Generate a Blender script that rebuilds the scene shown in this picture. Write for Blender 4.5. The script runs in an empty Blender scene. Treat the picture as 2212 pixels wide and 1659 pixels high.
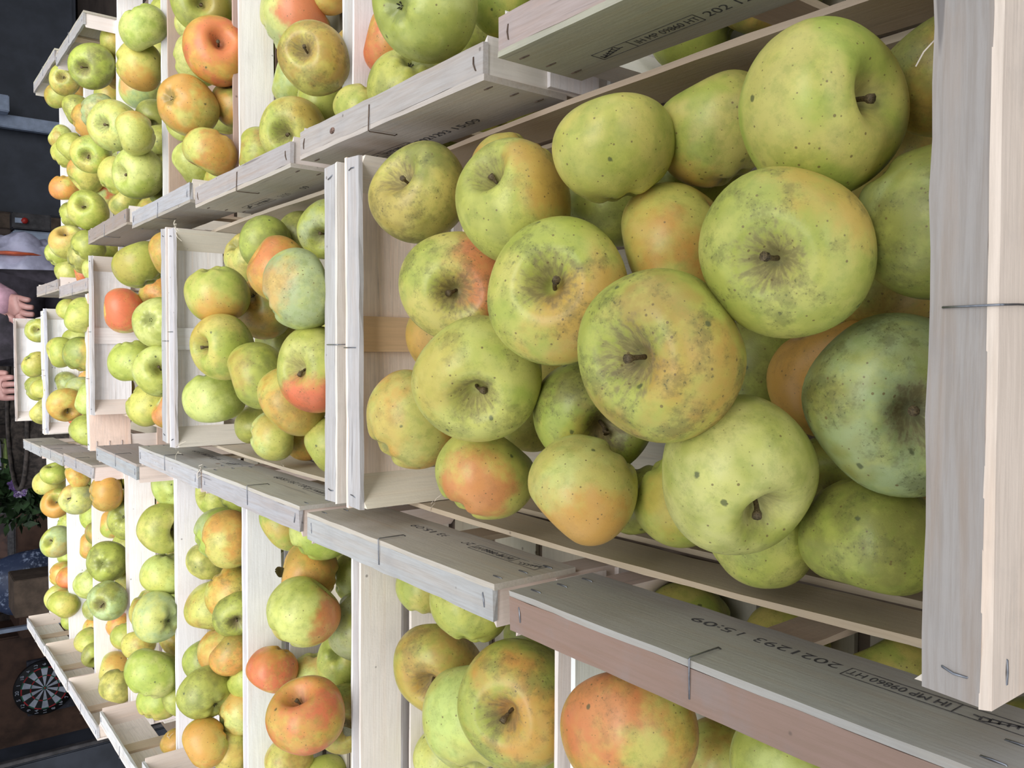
import bpy, bmesh, math, random
from mathutils import Vector, Matrix, Quaternion
C = bpy.context.scene.collection
SC = bpy.context.scene
ZT = 0.90            # height of the crate rims above the ground

# ---------------------------------------------------------------- camera
cam = bpy.data.cameras.new('camera')
camo = bpy.data.objects.new('camera', cam); C.objects.link(camo)
SC.camera = camo
Rr = Vector((0.99915081, 0.03648245, -0.01914908))      # to the side of the stall that lies at the picture's top
Dd = Vector((0.00702082, -0.60870554, -0.79336516))     # towards the picture's right (the shot is taken sideways)
Fw = Vector((-0.04060006, 0.792557, -0.60844477))
cx, cy, cz = Dd, Rr, -Fw
camo.matrix_world = Matrix(((cx.x, cy.x, cz.x, 0.0), (cx.y, cy.y, cz.y, 0.0), (cx.z, cy.z, cz.z, ZT + .3185), (0, 0, 0, 1)))
cam.sensor_width = 36.0
cam.lens = 1794.0 / 2212.0 * 36.0
cam.clip_start = 0.01; cam.clip_end = 60
CAM = Vector((0, 0, ZT + .3185))

def at(x, y, Y):
    """point of the upright plane at distance Y that the photo shows at pixel x, y"""
    d = Rr * ((829.5 - y) / 1794.0) + Dd * ((x - 1106) / 1794.0) + Fw
    return CAM + d * (Y / d.y)

# ---------------------------------------------------------------- light
SC.view_settings.view_transform = 'Standard'
SC.view_settings.look = 'None'
SC.view_settings.gamma = 1.0
SC.view_settings.use_curve_mapping = False
SC.view_settings.exposure = 0.03
w = bpy.data.worlds.new('overcast_sky'); SC.world = w; w.use_nodes = True
bg = w.node_tree.nodes['Background']
bg.inputs[0].default_value = (0.84, 0.91, 1.0, 1)
bg.inputs[1].default_value = 1.15
sl = bpy.data.lights.new('sun', 'SUN'); sl.energy = 4.6; sl.angle = math.radians(58); sl.color = (1.0, 0.985, 0.96)
slo = bpy.data.objects.new('sun', sl); C.objects.link(slo)
slo.rotation_euler = Vector((-.15, .62, -.78)).to_track_quat('-Z', 'Y').to_euler()

# ---------------------------------------------------------------- materials
def newmat(name):
    m = bpy.data.materials.new(name); m.use_nodes = True
    nt = m.node_tree; nt.nodes.clear()
    return m, nt
class NB:
    def __init__(s, nt): s.nt = nt
    def n(s, t, **k):
        nd = s.nt.nodes.new(t)
        for a, b in k.items(): setattr(nd, a, b)
        return nd
    def put(s, sock, v):
        if isinstance(v, bpy.types.NodeSocket): s.nt.links.new(v, sock)
        elif v is not None:
            if isinstance(v, (tuple, list)) and len(v) == 3 and sock.type == 'RGBA': v = (*v, 1)
            sock.default_value = v
    def math(s, op, a, b=0.0, c=0.0, clamp=False):
        nd = s.n('ShaderNodeMath', operation=op, use_clamp=clamp)
        s.put(nd.inputs[0], a); s.put(nd.inputs[1], b)
        if len(nd.inputs) > 2: s.put(nd.inputs[2], c)
        return nd.outputs[0]
    def vec(s, op, a, b=None, sc=None):
        nd = s.n('ShaderNodeVectorMath', operation=op)
        s.put(nd.inputs[0], a)
        if b is not None: s.put(nd.inputs[1], b)
        if sc is not None: s.put(nd.inputs['Scale'], sc)
        return nd.outputs['Value'] if op in ('DOT_PRODUCT', 'LENGTH') else nd.outputs[0]
    def noise(s, v, scale, detail=2.0, rough=.5, dist=0.0):
        nd = s.n('ShaderNodeTexNoise'); s.put(nd.inputs['Vector'], v)
        nd.inputs['Scale'].default_value = scale; nd.inputs['Detail'].default_value = detail
        nd.inputs['Roughness'].default_value = rough; nd.inputs['Distortion'].default_value = dist
        return nd.outputs['Fac']
    def vor(s, v, scale):
        nd = s.n('ShaderNodeTexVoronoi'); s.put(nd.inputs['Vector'], v); nd.inputs['Scale'].default_value = scale
        return nd.outputs['Distance'], nd.outputs['Color']
    def step(s, v, a, b, lo=0.0, hi=1.0):
        nd = s.n('ShaderNodeMapRange', interpolation_type='SMOOTHSTEP')
        s.put(nd.inputs['Value'], v); s.put(nd.inputs['From Min'], a); s.put(nd.inputs['From Max'], b)
        s.put(nd.inputs['To Min'], lo); s.put(nd.inputs['To Max'], hi)
        return nd.outputs[0]
    def mix(s, f, a, b, mode='MIX'):
        nd = s.n('ShaderNodeMix', data_type='RGBA', blend_type=mode)
        s.put(nd.inputs[0], f); s.put(nd.inputs[6], a); s.put(nd.inputs[7], b)
        return nd.outputs[2]
    def attr(s, name, out='Color'):
        nd = s.n('ShaderNodeAttribute', attribute_type='OBJECT', attribute_name=name)
        return nd.outputs[out]
    def bump(s, h, strength, dist=.002):
        nd = s.n('ShaderNodeBump'); s.put(nd.inputs['Height'], h)
        nd.inputs['Strength'].default_value = strength; nd.inputs['Distance'].default_value = dist
        return nd.outputs[0]
    def out(s, col, rough=.5, normal=None, spec=.5, metal=0.0, extra=None):
        p = s.n('ShaderNodeBsdfPrincipled'); o = s.n('ShaderNodeOutputMaterial')
        s.put(p.inputs['Base Color'], col); s.put(p.inputs['Roughness'], rough)
        s.put(p.inputs['Specular IOR Level'], spec); s.put(p.inputs['Metallic'], metal)
        if normal is not None: s.put(p.inputs['Normal'], normal)
        if extra:
            for k, v in extra.items(): s.put(p.inputs[k], v)
        s.nt.links.new(p.outputs[0], o.inputs[0])

def mat_apple():
    m, nt = newmat('apple_skin'); b = NB(nt)
    tc = b.n('ShaderNodeTexCoord').outputs['Object']
    seed = b.attr('seed', 'Fac')
    sv = b.n('ShaderNodeCombineXYZ'); b.put(sv.inputs[0], b.math('MULTIPLY', seed, 31.7)); b.put(sv.inputs[1], b.math('MULTIPLY', seed, 17.3)); b.put(sv.inputs[2], b.math('MULTIPLY', seed, 53.1))
    S = b.vec('ADD', tc, sv.outputs[0])
    Pn = b.vec('NORMALIZE', tc)
    c1 = b.attr('skin_a'); c2 = b.attr('skin_b'); bd = b.attr('blush_dir', 'Vector'); bc = b.attr('blush_col')
    ba = b.attr('blush_amt', 'Fac'); ru = b.attr('russet', 'Fac')
    n1 = b.noise(S, .95, 3, .55)
    col = b.mix(b.step(n1, .42, .62, 0, 1.0), c1, c2)
    # pale and deep mottling of the ground colour
    n2 = b.noise(S, 3.2, 4, .6)
    col = b.mix(b.step(n2, .46, .70, 0, .5), col, b.mix(.5, col, (.64, .64, .14)))
    n3 = b.noise(S, 5.0, 4, .65)
    col = b.mix(b.step(n3, .46, .68, 0, .6), col, b.mix(.5, col, (.20, .27, .045)))
    # cheek
    sx = b.n('ShaderNodeSeparateXYZ'); b.put(sx.inputs[0], tc)
    rad = b.math('SQRT', b.math('ADD', b.math('MULTIPLY', sx.outputs[0], sx.outputs[0]), b.math('MULTIPLY', sx.outputs[1], sx.outputs[1])))
    nb = b.noise(S, 1.9, 4, .6)
    d = b.math('ADD', b.vec('DOT_PRODUCT', Pn, bd), b.math('MULTIPLY', b.math('SUBTRACT', nb, .5), 1.1))
    bm = b.math('MULTIPLY', b.step(d, b.math('SUBTRACT', .78, b.math('MULTIPLY', ba, .46)), b.math('SUBTRACT', 1.22, b.math('MULTIPLY', ba, .38))), ba)
    col = b.mix(bm, col, bc)
    # sooty russet patches
    n4 = b.noise(S, 1.7, 6, .72)
    pm = b.math('MULTIPLY', b.step(n4, .48, .62), b.math('MULTIPLY', ru, .85), clamp=True)
    col = b.mix(pm, col, b.mix(.35, (.10, .095, .035), col))
    n5 = b.noise(S, 24, 3, .7)
    sm = b.math('MULTIPLY', b.step(n5, .57, .66), b.math('MULTIPLY', b.step(n4, .44, .60), ru), clamp=True)
    col = b.mix(b.math('MULTIPLY', sm, .8), col, (.055, .06, .025))
    # russet star round the stalk
    cmb = b.n('ShaderNodeCombineXYZ')
    rs = b.math('MAXIMUM', rad, .02)
    b.put(cmb.inputs[0], b.math('MULTIPLY', b.math('DIVIDE', sx.outputs[0], rs), 2.8)); b.put(cmb.inputs[1], b.math('MULTIPLY', b.math('DIVIDE', sx.outputs[1], rs), 2.8))
    b.put(cmb.inputs[2], b.math('ADD', b.math('MULTIPLY', rad, 5.0), b.math('MULTIPLY', seed, 40)))
    st = b.noise(cmb.outputs[0], 1.6, 4, .6)
    lim = b.math('ADD', b.math('MULTIPLY', b.math('SUBTRACT', st, .35), b.math('ADD', b.math('MULTIPLY', ru, 1.1), .15)), .13)
    star = b.math('MULTIPLY', b.step(b.math('SUBTRACT', rad, lim), .20, -.16), b.step(sx.outputs[2], .2, .45))
    rc = b.mix(b.step(rad, .20, .06), b.mix(b.step(st, .4, .62), (.33, .25, .14), (.20, .15, .085)), (.12, .09, .055))
    col = b.mix(b.math('MULTIPLY', star, b.math('ADD', .40, b.math('MULTIPLY', ru, .35))), col, rc)
    # puckered green base
    base = b.math('MULTIPLY', b.step(b.math('SUBTRACT', rad, b.math('MULTIPLY', st, .3)), .22, .02), b.step(sx.outputs[2], -.3, -.55))
    col = b.mix(b.math('MULTIPLY', base, .6), col, (.14, .16, .05))
    # freckles
    vd, vc = b.vor(S, 10.5)
    vs = b.n('ShaderNodeSeparateColor'); b.put(vs.inputs[0], vc)
    dot = b.step(b.math('SUBTRACT', vd, b.math('MULTIPLY', b.math('POWER', vs.outputs[0], 3), .13)), .10, .03)
    col = b.mix(b.math('MULTIPLY', dot, .8), col, (.16, .11, .04))
    vd2, vc2 = b.vor(S, 17)
    dot2 = b.step(vd2, .13, .05)
    col = b.mix(b.math('MULTIPLY', dot2, .35), col, (.25, .22, .06))
    # scab spots
    vd3, vc3 = b.vor(b.vec('ADD', S, (3.1, 1.7, 9.2)), 1.9)
    vs3 = b.n('ShaderNodeSeparateColor'); b.put(vs3.inputs[0], vc3)
    w3 = b.noise(S, 14, 2, .5)
    sp = b.math('ADD', vd3, b.math('MULTIPLY', b.math('SUBTRACT', w3, .5), .12))
    spot = b.math('MULTIPLY', b.step(sp, .10, .05), b.step(vs3.outputs[1], .45, .55))
    col = b.mix(b.math('MULTIPLY', spot, .8), col, (.07, .085, .035))
    hgt = b.math('ADD', b.math('MULTIPLY', b.noise(S, 45, 2, .5), .5), b.math('MULTIPLY', n3, .8))
    rough = b.math('ADD', .36, b.math('MULTIPLY', b.math('ADD', pm, star), .18))
    b.out(col, rough, b.bump(hgt, .10, .0015), .40)
    return m

def mat_wood():
    m, nt = newmat('raw_poplar_wood'); b = NB(nt)
    tc = b.n('ShaderNodeTexCoord').outputs['Object']
    seed = b.attr('seed', 'Fac'); gs = b.attr('grain', 'Vector'); tone = b.attr('tone'); wear = b.attr('wear', 'Fac')
    sv = b.n('ShaderNodeCombineXYZ')
    for i, k in enumerate((31.7, 17.3, 53.1)): b.put(sv.inputs[i], b.math('MULTIPLY', seed, k))
    G = b.vec('ADD', b.vec('MULTIPLY', tc, gs), sv.outputs[0])
    fine = b.noise(G, 9.0, 5, .65, .3)
    broad = b.noise(G, 1.6, 4, .6, .8)
    iso = b.noise(b.vec('ADD', tc, sv.outputs[0]), 28, 4, .6)
    col = b.mix(b.step(fine, .35, .68, 0, b.math('ADD', .08, b.math('MULTIPLY', wear, .35))), tone, b.mix(.72, tone, (.20, .14, .09)))
    col = b.mix(b.step(broad, .48, .72, 0, b.math('ADD', .12, b.math('MULTIPLY', wear, .4))), col, b.mix(.6, col, b.mix(1.0, tone, (1.0, .74, .52), 'MULTIPLY')))
    col = b.mix(b.math('MULTIPLY', b.step(iso, .48, .72), b.math('MULTIPLY', wear, .6)), col, b.mix(.5, col, (.26, .26, .27)))
    # dark scratches along the grain and little specks
    cr = b.noise(b.vec('ADD', G, (5.0, 9.0, 2.0)), 3.0, 2, .4)
    col = b.mix(b.math('MULTIPLY', b.step(cr, .70, .75), b.math('MULTIPLY', wear, .7)), col, (.10, .09, .09))
    vd, vc = b.vor(b.vec('ADD', tc, sv.outputs[0]), 75)
    vs = b.n('ShaderNodeSeparateColor'); b.put(vs.inputs[0], vc)
    sp = b.math('MULTIPLY', b.step(vd, .14, .07), b.step(vs.outputs[0], .86, .90))
    col = b.mix(b.math('MULTIPLY', sp, .6), col, (.09, .07, .06))
    kd, kc = b.vor(b.vec('MULTIPLY', b.vec('ADD', tc, sv.outputs[0]), b.vec('ADD', b.vec('SCALE', gs, sc=.01), (.9, .9, .9))), 7)
    ks = b.n('ShaderNodeSeparateColor'); b.put(ks.inputs[0], kc)
    kn = b.math('MULTIPLY', b.step(kd, .045, .02), b.step(ks.outputs[1], .80, .84))
    col = b.mix(b.math('MULTIPLY', kn, .7), col, (.17, .08, .04))
    h = b.math('ADD', fine, b.math('MULTIPLY', b.noise(tc, 400, 2, .5), .5))
    b.out(col, .75, b.bump(h, .25, .0008), .25)
    return m

def mat_plain(name, col, rough=.6, metal=0.0, var=.15, scale=12, spec=.4, bump=.1):
    m, nt = newmat(name); b = NB(nt)
    tc = b.n('ShaderNodeTexCoord').outputs['Object']
    n = b.noise(tc, scale, 4, .6)
    dk = tuple(c * (1 - var * 2) for c in col); lt = tuple(min(1, c * (1 + var)) for c in col)
    c = b.mix(b.step(n, .3, .7), dk, lt)
    b.out(c, rough, b.bump(n, bump, .003), spec, metal)
    return m

APPLE = mat_apple(); WOOD = mat_wood()
WIRE = mat_plain('staple_wire', (.30, .31, .34), .35, .9, .2, 90)
RUST = mat_plain('rusty_staple_wire', (.16, .11, .08), .6, .6, .3, 90)
INK = mat_plain('stamp_ink', (.085, .08, .085), .8, 0, .3, 300)
STALK = mat_plain('apple_stalk', (.12, .085, .04), .7, 0, .35, 60)
CUT = mat_plain('cut_stalk_end', (.33, .36, .22), .7, 0, .2, 200)
CALYX = mat_plain('dry_calyx', (.05, .045, .03), .85, 0, .3, 100)
LEAF = mat_plain('dry_leaf', (.16, .15, .08), .7, 0, .3, 60)

# ---------------------------------------------------------------- helpers
rnd = random.Random(11)
def link(name, me, mat=None, parent=None, loc=None):
    o = bpy.data.objects.new(name, me); C.objects.link(o)
    if mat is not None and me is not None and not me.materials: me.materials.append(mat)
    if parent is not None: o.parent = parent
    if loc is not None: o.location = loc
    return o
def empty(name, loc, label, cat, group=None, rz=0.0):
    o = bpy.data.objects.new(name, None); C.objects.link(o)
    o.location = loc; o.rotation_euler = (0, 0, rz); o.empty_display_size = .05
    tag(o, label, cat, group); return o
def tag(o, label, cat, group=None):
    o['label'] = label; o['category'] = cat
    if group: o['group'] = group
def mesh(name, vs, fs, smooth=False):
    me = bpy.data.meshes.new(name); me.from_pydata([tuple(v) for v in vs], [], fs); me.update()
    if smooth: me.polygons.foreach_set('use_smooth', [True] * len(me.polygons))
    return me
def board(name, size, axis, parent, loc, tone, wear=.4, seg=10, jit=.0004, bow=(0, 0, 0), bevel=.0004):
    """a sawn board: long axis 0/1/2, slightly ragged edges, optional bow in the two other axes"""
    sx, sy, sz = size; L = size[axis]
    oth = [a for a in (0, 1, 2) if a != axis]
    vs, fs = [], []
    for i in range(seg + 1):
        t = i / seg
        off = 4 * t * (1 - t)
        for (p, q) in ((-1, -1), (1, -1), (1, 1), (-1, 1)):
            v = [0, 0, 0]
            v[axis] = (t - .5) * L + (rnd.uniform(-jit, jit) * 2 if i in (0, seg) else 0)
            v[oth[0]] = p * size[oth[0]] / 2 + rnd.uniform(-jit, jit) + bow[oth[0]] * off
            v[oth[1]] = q * size[oth[1]] / 2 + rnd.uniform(-jit, jit) + bow[oth[1]] * off
            vs.append(v)
    for i in range(seg):
        a = i * 4; c = a + 4
        for k in range(4):
            k2 = (k + 1) % 4; f = (a + k, a + k2, c + k2, c + k); fs.append(f)
    fs.append((3, 2, 1, 0)); n = seg * 4; fs.append((n, n + 1, n + 2, n + 3))
    me = mesh(name, vs, fs)
    bm = bmesh.new(); bm.from_mesh(me); bmesh.ops.recalc_face_normals(bm, faces=bm.faces); bm.to_mesh(me); bm.free()
    o = link(name, me, WOOD, parent, loc)
    wood_props(o, tone, axis, wear)
    return o
def wood_props(o, tone, axis, wear):
    g = [55.0, 55.0, 55.0]; g[axis] = 2.2
    k = rnd.uniform(.93, 1.05)
    o['tone'] = tuple(min(1, c * k * rnd.uniform(.98, 1.02)) for c in tone); o['grain'] = tuple(g); o['seed'] = rnd.random(); o['wear'] = wear
def tube_mesh(name, pts, rad, sides=6, rads=None, cap=True):
    vs, fs = [], []
    pts = [Vector(p) for p in pts]
    up = Vector((0.31, 0.2, 0.93))
    for i, p in enumerate(pts):
        d = (pts[min(i + 1, len(pts) - 1)] - pts[max(i - 1, 0)]).normalized()
        u = d.cross(up)
        if u.length < .1: u = d.cross(Vector((1, 0, 0)))
        u.normalize(); v = d.cross(u)
        r = rads[i] if rads else rad
        for k in range(sides):
            a = 2 * math.pi * k / sides
            vs.append(p + u * math.cos(a) * r + v * math.sin(a) * r)
    for i in range(len(pts) - 1):
        for k in range(sides):
            k2 = (k + 1) % sides
            fs.append((i * sides + k, i * sides + k2, (i + 1) * sides + k2, (i + 1) * sides + k))
    if cap:
        fs.append(tuple(range(sides))[::-1]); b0 = (len(pts) - 1) * sides; fs.append(tuple(b0 + k for k in range(sides)))
    return mesh(name, vs, fs, True)
def boxm(name, x0, x1, y0, y1, z0, z1, mat, parent=None, bev=0.0):
    c = ((x0 + x1) / 2, (y0 + y1) / 2, (z0 + z1) / 2)
    bm = bmesh.new(); bmesh.ops.create_cube(bm, size=1)
    bmesh.ops.scale(bm, vec=(x1 - x0, y1 - y0, z1 - z0), verts=bm.verts)
    if bev: bmesh.ops.bevel(bm, geom=bm.edges[:], offset=bev, segments=2, affect='EDGES')
    me = bpy.data.meshes.new(name); bm.to_mesh(me); bm.free()
    return link(name, me, mat, parent, c)
# ---------------------------------------------------------------- crates
PALE = (.74, .68, .62); WHITE = (.88, .86, .86); GREY = (.50, .49, .49); PINK = (.95, .80, .68); TAN = (.60, .48, .36)
OLIVE = (.44, .41, .33); BROWN = (.40, .28, .23); MAUVE = (.60, .47, .43); BUFF = (.66, .56, .45)
L, W = .518, .300
STAPLE_PTS = {}
def staple_me(kind):
    if kind in STAPLE_PTS: return STAPLE_PTS[kind]
    if kind == 'long':      # bent over the rim: 20 mm on top, 24 mm down the face (local: top = +z, face = +x)
        pts = [(-.0205, 0, -.002), (-.0195, 0, .0006), (-.008, 0, .0010), (.0008, 0, .0012), (.0016, 0, .0002), (.0014, .0006, -.012), (.0013, .0008, -.0225), (.0, .0009, -.0245)]
        me = tube_mesh('staple', pts, .00045, 6)
    elif kind == 'top':     # short, lying in a top face across the lath
        pts = [(-.0052, .0004, -.001), (-.0045, 0, .0003), (0, -.0006, .0007), (.0045, 0, .0003), (.0052, .0004, -.001)]
        me = tube_mesh('staple', pts, .0005, 6)
    else:                   # short, in an end face (local face = +x), lying along y
        pts = [(-.001, -.0052, 0), (.0003, -.0045, 0), (.0007, 0, .0005), (.0003, .0045, 0), (-.001, .0052, 0)]
        me = tube_mesh('staple', pts, .0005, 6)
    STAPLE_PTS[kind] = me
    return me
def staple(kind, parent, loc, rz=0, mat=None):
    me = staple_me(kind)
    if mat is not None and mat is RUST: 
        key = kind + 'r'
        if key not in STAPLE_PTS: STAPLE_PTS[key] = me.copy(); STAPLE_PTS[key].materials.clear()
        me = STAPLE_PTS[key]
    o = link('staple', me, mat or WIRE, parent, loc); o.rotation_euler = (0, 0, rz); return o
def post_me(s1, s2, h, leg):
    # triangular corner post, right angle in the corner (s1, s2 = signs towards the corner)
    tri = [(0, 0), (-s1 * leg, 0), (0, -s2 * leg)]
    if s1 * s2 < 0: tri = [tri[0], tri[2], tri[1]]
    vs = [(x, y, z) for z in (-h, 0) for x, y in tri]
    fs = [(0, 2, 1), (3, 4, 5), (0, 1, 4, 3), (1, 2, 5, 4), (2, 0, 3, 5)]
    return mesh('corner_post', vs, fs)
def to_mesh(o):
    bpy.context.view_layer.update()
    me = bpy.data.meshes.new_from_object(o.evaluated_get(bpy.context.evaluated_depsgraph_get()))
    p = o.parent; nm = o.name.split('.')[0]
    n = bpy.data.objects.new(nm, me); C.objects.link(n); n.parent = p
    n.location = o.location; n.rotation_euler = o.rotation_euler; n.scale = o.scale
    bpy.data.objects.remove(o); return n
def text_obj(body, size, parent, loc, rot, width=None, name='printed_text'):
    cu = bpy.data.curves.new(name, 'FONT'); cu.body = body; cu.size = size; cu.extrude = .00004
    cu.materials.append(INK)
    o = bpy.data.objects.new(name, cu); C.objects.link(o); o.parent = parent; o.location = loc; o.rotation_euler = rot
    if width:
        bpy.context.view_layer.update()
        wdt = o.dimensions.x
        if wdt > 0: o.scale.x = width / wdt
    return to_mesh(o)
def stamp(parent, s, spec):
    """the ink stamp of an end panel. parent = end panel (local frame of the crate end), s = +1/-1 outward side"""
    full, off = spec
    px = s * .0021
    rot = (math.pi / 2, 0, math.pi / 2 * s)
    yd = s                                   # reading direction along local y
    def T(body, size, y0, z, wd): return text_obj(body, size, parent, (px, yd * (y0 + off), z), rot, wd)
    T('IH MP 09860 HT', .0085, -.103, -.0165, .047)
    if full:
        T('2021293', .0105, -.0505, -.0190, .049); T('15:09', .0105, .0040, -.0190, .034)
    else:
        T('202 12', .0105, -.0505, -.0170, .030)
    # frame of the stamp and the emblem in front of it
    vs, fs = [], []
    def bar(y0, z0, y1, z1, t=.0005):
        a = Vector((0, yd * (y0 + off), z0)); b_ = Vector((0, yd * (y1 + off), z1)); d = (b_ - a).normalized(); n = Vector((0, -d.z, d.y)) * t / 2
        q = [a - n, b_ - n, b_ + n, a + n]; k = len(vs)
        for e in (px, px + s * .0001):
            for v in q: vs.append((e, v.y, v.z))
        fs.append((k, k + 1, k + 2, k + 3)); fs.append((k + 4, k + 5, k + 6, k + 7))
        for i in range(4):
            j = (i + 1) % 4; fs.append((k + i, k + j, k + 4 + j, k + 4 + i))
    y0, y1, z0, z1 = -.136, -.0545, -.0190, -.0075
    bar(y0, z0, y1, z0); bar(y0, z1, y1, z1); bar(y0, z0, y0, z1); bar(y1, z0, y1, z1); bar(-.106, z0, -.106, z1)
    bar(-.134, z0 + .002, -.118, z1 - .001, .0007)
    for i in range(6):
        yy = -.133 + i * .0033
        bar(yy, z0 + .002 + i * .0010, yy - .0006, z0 + .0058 + i * .0009, .0009); bar(yy, z0 + .002 + i * .001, yy + .0034, z0 + .0030 + i * .0007, .0009)
    link('printed_emblem', mesh('printed_emblem', vs, fs), INK, parent)

def crate(cid, x, y, rz, label, tones, stamps=(), staples=(-1, 1), bow=0.0, lower=True):
    """local frame: x along the 52 cm length, ends at +-x; z 0 = rim. tones: dict end sign -> (lath, outer panel)"""
    t = empty('apple_crate', (x, y, ZT), label, 'crate', 'slatted wooden apple crates', rz)
    g = tones
    for s in (-1, 1):
        lath, panel = g[s]
        lath = tuple(c * .76 for c in lath)
        o = board('rim_lath', (.021, W - .006, .004), 1, t, (s * (L / 2 - .0145), 0, -.002), lath, .8, 14, .0005, (g.get('bx', 0) * s, 0, 0))
        o = board('end_panel', (.004, W - .004, .072), 1, t, (s * (L / 2 - .002), 0, -.036), panel, .5, 12, .0003, (g.get('bx', 0) * s, 0, 0))
        if s in stamps: 
            stamp_parent = o
            stamp(o, s, stamps[s])
        if lower: board('lower_end_panel', (.004, W - .004, .036), 1, t, (s * (L / 2 - .002), 0, -.138), panel, .5, 8)
        board('end_stiffener', (.004, .030, .150), 2, t, (s * (L / 2 - .0065), .0 + g.get('sy', 0), -.080), g.get('strip', TAN), .3, 5)
        if s in staples:
            a = 0 if s > 0 else math.pi
            m = g.get('wire', WIRE)
            o2 = staple('long', t, (s * (L / 2), rnd.uniform(-.012, .012), 0), a, m)
            for e in (-1, 1):
                staple('top', t, (s * (L / 2 - .013), e * (W / 2 - .013), .0), a + rnd.uniform(-.3, .3), m)
                for k in range(3):
                    staple('face', t, (s * L / 2, e * (W / 2 - .014), -.012 - k * .022), a, m)
    for s1 in (-1, 1):
        for s2 in (-1, 1):
            o = link('corner_post', post_me(s1, s2, .156, .026), WOOD, t, (s1 * (L / 2 - .004), s2 * (W / 2 - .004), -.004))
            wood_props(o, g.get('post', PALE), 2, .2)
    for s2 in (-1, 1):
        tn = g.get('slat%d' % s2, g.get('slat', WHITE))
        board('side_slat', (L - .012, .004, .045), 0, t, (0, s2 * (W / 2 - .002), -.0775), tn, .25, 14, .0004, (0, bow * s2, 0))
        board('side_slat', (L - .012, .004, .045), 0, t, (0, s2 * (W / 2 - .002), -.1345), tn, .25, 8, .0004, (0, bow * .4 * s2, 0))
    for i in range(4):
        board('bottom_slat', (L - .012, .062, .004), 0, t, (0, (i - 1.5) * .072, -.162), g.get('floor', (.46, .42, .34)), .3, 4)
    return t

def T_(n, f, **k):
    d = {-1: n, 1: f}; d.update(k); return d
CR = {}
rz90 = math.pi / 2          # local +x points away from the camera
CR['C1'] = crate('C1', .0155, .389, rz90 + .010, 'large front wooden crate with pinkish end panel, filling the middle right', T_(((.56, .52, .48), PINK), ((.66, .64, .63), PINK), slat=(.50, .40, .29), post=(.84, .74, .62), strip=(.74, .50, .29), pz=0), {}, bow=.0035)
CR['C2'] = crate('C2', .0125, .923, rz90, 'wooden crate with white inner end panel, second in the middle row', T_(((.70, .67, .66), PALE), ((.66, .65, .66), WHITE), slat=(.58, .49, .38), post=(.74, .67, .58), strip=WHITE), {}, bow=.003)
CR['C3'] = crate('C3', .019, 1.452, rz90 - .01, 'wooden crate holding a red apple, third in the middle row', T_(((.58, .57, .58), PALE), ((.60, .59, .61), WHITE), slat=(.50, .41, .33), post=(.66, .58, .52), strip=WHITE), {}, bow=.002)
CR['C4'] = crate('C4', -.052, 1.977, rz90 + .02, 'wooden crate with bowed far rim lath, fourth in the middle row', T_((WHITE, (.80, .62, .52)), ((.66, .67, .74), WHITE), slat=WHITE, bx=-.006, strip=WHITE), {}, bow=.002)
CR['C5'] = crate('C5', -.064, 2.512, rz90 + .01, 'half-empty crate with shallow apples, farthest in the middle row', T_((WHITE, PALE), ((.60, .52, .48), WHITE), slat=(.62, .58, .52), strip=WHITE), {})
RLAB = ['first', 'second', 'third', 'fourth', 'fifth', 'sixth', 'seventh', 'eighth']
RX = [(.186, .284, 0), (.176, .595, 0), (.173, .912, 0), (.183, 1.230, 0), (.192, 1.562, .01), (.105, 1.872, 0), (.122, 2.180, 0)]
RT = [((.56, .45, .42), (.42, .40, .32)), ((.58, .52, .50), (.50, .44, .38)), ((.50, .47, .46), (.46, .43, .36)), ((.52, .52, .54), (.36, .33, .28)), ((.42, .35, .31), (.36, .30, .25)), ((.52, .48, .46), (.40, .36, .30)), ((.50, .46, .44), (.40, .36, .30))]
RS = [WHITE, (.86, .82, .80), (.88, .85, .84), (.50, .36, .30), WHITE, WHITE, WHITE]
RL = ['crate with brown rim and black ink stamp at the top edge of the photo', 'crate with knotted pale rim lath, second in the upper row', 'crate with grey marked rim lath, third in the upper row', 'crate with a pale blue-grey rim lath, fourth in the upper row',
      'crate with dark brown stained rim lath, fifth in the upper row', 'crate shifted inward with a broken pale outer end, sixth in the upper row', 'crate farthest in the upper row, sharing its dark outer end with the sky-side corner']
RL[6] = 'farthest crate of the upper row, next to the dark shutter'
for i, (x, y, a) in enumerate(RX):
    cid = 'R' + 'ABCDEFG'[i]
    CR[cid] = crate(cid, x + L / 2, y, a, RL[i], T_(RT[i], (GREY, OLIVE), slat=RS[i], wire=RUST if i in (0, 1, 2) else WIRE, **{'slat1': RS[i]}), {-1: (i != 0, .028)} if i < 3 else {}, (-1, 1) if i > 4 else (-1,))
LX = [(-.153, .268), (-.153, .581), (-.150, .894), (-.151, 1.206), (-.180, 1.514), (-.224, 1.840), (-.236, 2.150), (-.248, 2.455)]
LT = [((.41, .28, .22), (.44, .42, .38)), ((.62, .61, .60), (.56, .50, .43)), ((.56, .56, .57), (.50, .47, .42)), ((.58, .58, .59), (.48, .47, .44)), ((.50, .52, .54), (.40, .35, .31)), ((.50, .49, .49), (.40, .36, .32)), ((.50, .50, .50), (.42, .39, .35)), ((.54, .55, .56), (.44, .41, .36))]
LS = [WHITE, (.86, .78, .73), WHITE, (.88, .87, .90), WHITE, (.84, .75, .72), (.86, .83, .86), WHITE]
LLb = ['crate with wide brown rim lath and inked number, nearest of the lower row', 'crate with pale grey rim lath and broad striped slat, second in the lower row', 'crate with a round pale green apple under its rim, third in the lower row', 'crate with rim staple and large white slat, fourth in the lower row',
       'crate with white-edged outer end and visible floor, fifth in the lower row', 'crate with pinkish slat, sixth in the lower row', 'crate with empty outer corner, seventh in the lower row', 'farthest crate of the lower row, beside the flowers']
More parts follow.
